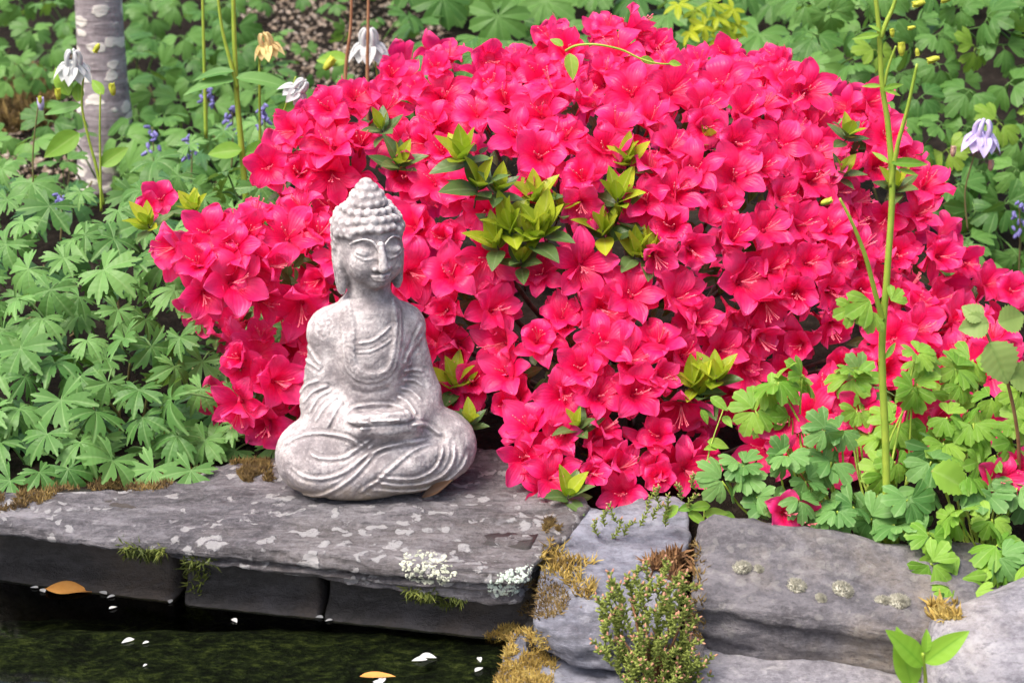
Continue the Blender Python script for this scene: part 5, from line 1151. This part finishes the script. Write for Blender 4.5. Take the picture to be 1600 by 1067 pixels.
def crust(name, poly, n, mat, seed, s0, parent):
    rg = random.Random(seed); b = MB(); xs = [p[0] for p in poly]; ys = [p[1] for p in poly]; base = Vector(parent.location)
    for _ in range(n):
        x, y = rg.uniform(min(xs), max(xs)), rg.uniform(min(ys), max(ys))
        if not inpoly(x, y, poly) or mnoise.noise((x * .12, y * .15, seed)) < -.12: continue
        h = hit(x, y)
        if not h or h[3] is not parent: continue
        s = s0 * rg.uniform(.5, 1.3); V, F = blob((s, s * rg.uniform(.4, 1), s * .14), 7, 4); b.addM(V, F, frame(h[0] - base, h[1] + rvec(rg, .25), rvec(rg)))
    if b.V: tag(put(name, b.mesh(name, mat)), kind='stuff').parent = parent
crust('lichen_crust', [(622, 868), (655, 858), (705, 868), (712, 900), (690, 915), (640, 908), (628, 890)], 600, MAT['lichen'], 1, .0022, slab)
crust('lichen_crust', [(760, 915), (780, 895), (832, 880), (832, 905), (800, 935), (765, 930)], 420, MAT['lichen_mint'], 2, .0024, slab)
for k, (x, y, s) in enumerate([(1160, 886, 15), (1185, 889, 9), (1244, 915, 16), (1283, 934, 9), (1317, 921, 17), (1379, 938, 12), (1404, 939, 18)]):
    h = hit(x, y)
    if not h: continue
    rg = random.Random(k); m = s / 1480; b = MB(); V, F = blob((m, m * .9, m * .34), 12, 8); b.add(V, F)
    for q in range(340):
        d = rvec(rg).normalized(); d.z = abs(d.z); p = Vector((d.x * m * .95, d.y * m * .85, d.z * m * .32)); d = (Vector((d.x, d.y, d.z + .6)) + rvec(rg, .3)).normalized(); w = d.orthogonal().normalized() * .0006; w2 = d.cross(w); l = m * rg.uniform(.12, .26) + .0008
        b.add([p + w, p - w * .5 + w2, p - w * .5 - w2, p + d * l], [(0, 1, 3), (1, 2, 3), (2, 0, 3)])
    o = put('moss_cushion', b.mesh('moss_cushion', MAT['cushion'], False)); o.parent = h[3]; o.matrix_basis = Matrix.Translation(-Vector(h[3].location)) @ frame(h[0] - h[1] * m * .1, h[1] + Vector((0, 0, .3)), (1, 0, 0))
def sprig_mesh(rg, L, mats):
    b = MB(); tip = MB(); P = smooth_path([(0, 0, 0), (rg.uniform(-.1, .1) * L, rg.uniform(-.1, .1) * L, .5 * L), (rg.uniform(-.25, .25) * L, rg.uniform(-.25, .25) * L, L)], 6); tv, tf = tube(P, .0009, .0007, 5); b.add(tv, tf, [(0, 0)] * len(tv)); n = int(L / .0016)
    for i in range(n):
        t = .12 + .88 * i / n; p = P[min(int(t * (len(P) - 1)), len(P) - 2)].lerp(P[min(int(t * (len(P) - 1)) + 1, len(P) - 1)], (t * (len(P) - 1)) % 1); a = i * 2.4; d = Vector((math.cos(a), math.sin(a), .55 + .6 * t)); V, F = blob((.0013, .0010, .0032), 6, 4); b.addM(V, F, frame(p + d * .0024, d, Vector((0, 0, 1))))
    me = b.mesh('sprig', mats[0]); me.materials.append(mats[1]); nv = len(me.polygons)
    V, F = [], []
    for p in me.polygons:
        if p.center.z > L * 1.05: p.material_index = 1
    return me
def build_sedum():
    rg = random.Random(9); M_SP = [sprig_mesh(rg, rg.uniform(.028, .042), (MAT['sedum'], MAT['sedum_tip'])) for _ in range(7)]
    bp = at(1015, 1065, -.27); e = tag(empty('sedum', bp), 'bushy green stonecrop with pink tips growing out between the slates', 'plant')
    poly = [(938, 960), (960, 905), (990, 880), (1030, 875), (1058, 890), (1072, 935), (1078, 1000), (1085, 1050), (1095, 1100), (970, 1100), (985, 1050), (952, 1010)]
    for (x, y) in poisson(poly, 11, rg, 5000):
        t = (y - 890) / 200; Y = lerp_table([(890, -.235), (960, -.26), (1060, -.275)], y) + rg.uniform(-.02, .015) + abs(x - 1015) * .00018; p = at(x, y + 30, Y); d = Vector(((x - 1015) / 110 * .6, -.35, 1)) + rvec(rg, .2); put('sprig', rg.choice(M_SP), e, frame(p, d, Vector((0, 1, 0)), rg.uniform(.8, 1.15)))
    b = MB()
    for _ in range(16):
        q = at(rg.uniform(950, 1085), rg.uniform(930, 1050), -.25); tv, tf = tube(smooth_path([bp + Vector((0, .03, -.03)), bp.lerp(q, .5) + rvec(rg, .006), q], 4), .0018, .001, 5); b.add([v - bp for v in tv], tf)
    put('stems', b.mesh('stems', MAT['stem_brown'])).parent = e
    e = tag(empty('sedum', at(1000, 800, -.06)), 'small sparse stonecrop in front of the lowest azalea blooms', 'plant')
    for (x, y) in [(935, 815), (945, 800), (955, 820), (965, 795), (1010, 770), (1020, 790), (1030, 765), (1045, 780), (1065, 760), (1075, 775), (1000, 800), (1088, 745), (1040, 800), (975, 815)]:
        put('sprig', rg.choice(M_SP), e, frame(at(x, y + 22, -.06), Vector((rg.uniform(-.4, .4), -.3, 1)), Vector((0, 1, 0)), .8))
    r3 = tag(empty('groundcover', at(1100, 800, -.05)), 'small round-leaved weed between the lowest blooms and the large rock', 'plant'); tv, tf = poly_tube([(1100, 820), (1105, 720), (1130, 640)], [-.05, -.03, 0], .001, .0006); put('stem', mesh_of('stem', [v - Vector(r3.location) for v in tv], tf, MAT['stem'])).parent = r3
    for (x, y) in [(1085, 790), (1110, 790), (1100, 805), (1075, 800), (1120, 700), (1105, 690), (1130, 650), (1095, 640), (1110, 620), (1128, 800), (1060, 790)]: put('leaf', LO, r3, frame(at(x, y, -.06 if y > 750 else -.02), Vector((0, -.7, .7)) + rvec(rg, .2), Vector((rg.uniform(-1, 1), -.4, rg.uniform(-.5, .6))), rg.uniform(.016, .026)))
build_sedum()
def petals():
    rg = random.Random(6); P = [flatp(rg) for _ in range(4)]
    for (x, y, s) in [(60, 918, 1), (70, 925, 1.2), (167, 928, 1.2), (180, 930, 1), (170, 951, 1), (210, 998, 1.5), (233, 1002, .8), (230, 1037, .6), (265, 942, 1), (363, 966, 1.1), (449, 954, 1), (505, 965, 1.1), (520, 968, .9), (596, 970, 1.1), (655, 1025, 1.9), (668, 1030, 1.7), (600, 1058, 1.4), (583, 1064, 1.4), (742, 1049, 1.2), (748, 1026, 1)]:
        p = at_z(x, y, -.0985); tag(put('petal', rg.choice(P), M=frame(p, Vector((rg.uniform(-.08, .08), -.05, 1)), rvec(rg), s * .8)), 'small white petal floating on the dark pond water', 'petal', 'white petals on the pond')
def flatp(rg): V, F, U = blade_shape(.012, .0038, .4, .05, 6, 3); return mesh_of('petal', V, F, MAT['white_petal'], True, U)
petals()
V, F, U = blade_shape(.052, .013, .25, .06, 10, 5, .8, .0012); tag(put('fallen_leaf', mesh_of('fallen_leaf', V, F, MAT['orange_leaf'], True, U), M=frame(at_z(70, 919, -.0965), Vector((0, -.12, 1)), Vector((1, -.05, 0)))), 'orange fallen leaf floating at the edge of the dark pond', 'leaf')
V, F, U = blade_shape(.036, .007, .25, .06, 8, 5, .8); tag(put('fallen_leaf', mesh_of('fallen_leaf', V, F, MAT['orange_leaf'], True, U), M=frame(at_z(562, 1056, -.0975), Vector((0, 0, 1)), Vector((1, .1, 0)))), 'narrow tan leaf floating on the pond with white petals', 'leaf')
V, F, U = blade_shape(.042, .006, .9, -.30, 10, 5, .5, .001); tag(put('dead_leaf', mesh_of('dead_leaf', V, F, MAT['dead_leaf'], True, U), M=frame(at_z(658, 778, -.001), Vector((-.25, -.8, 1)), Vector((1, .35, .05)))), 'curled brown dead leaf caught under the base of the statue', 'leaf')
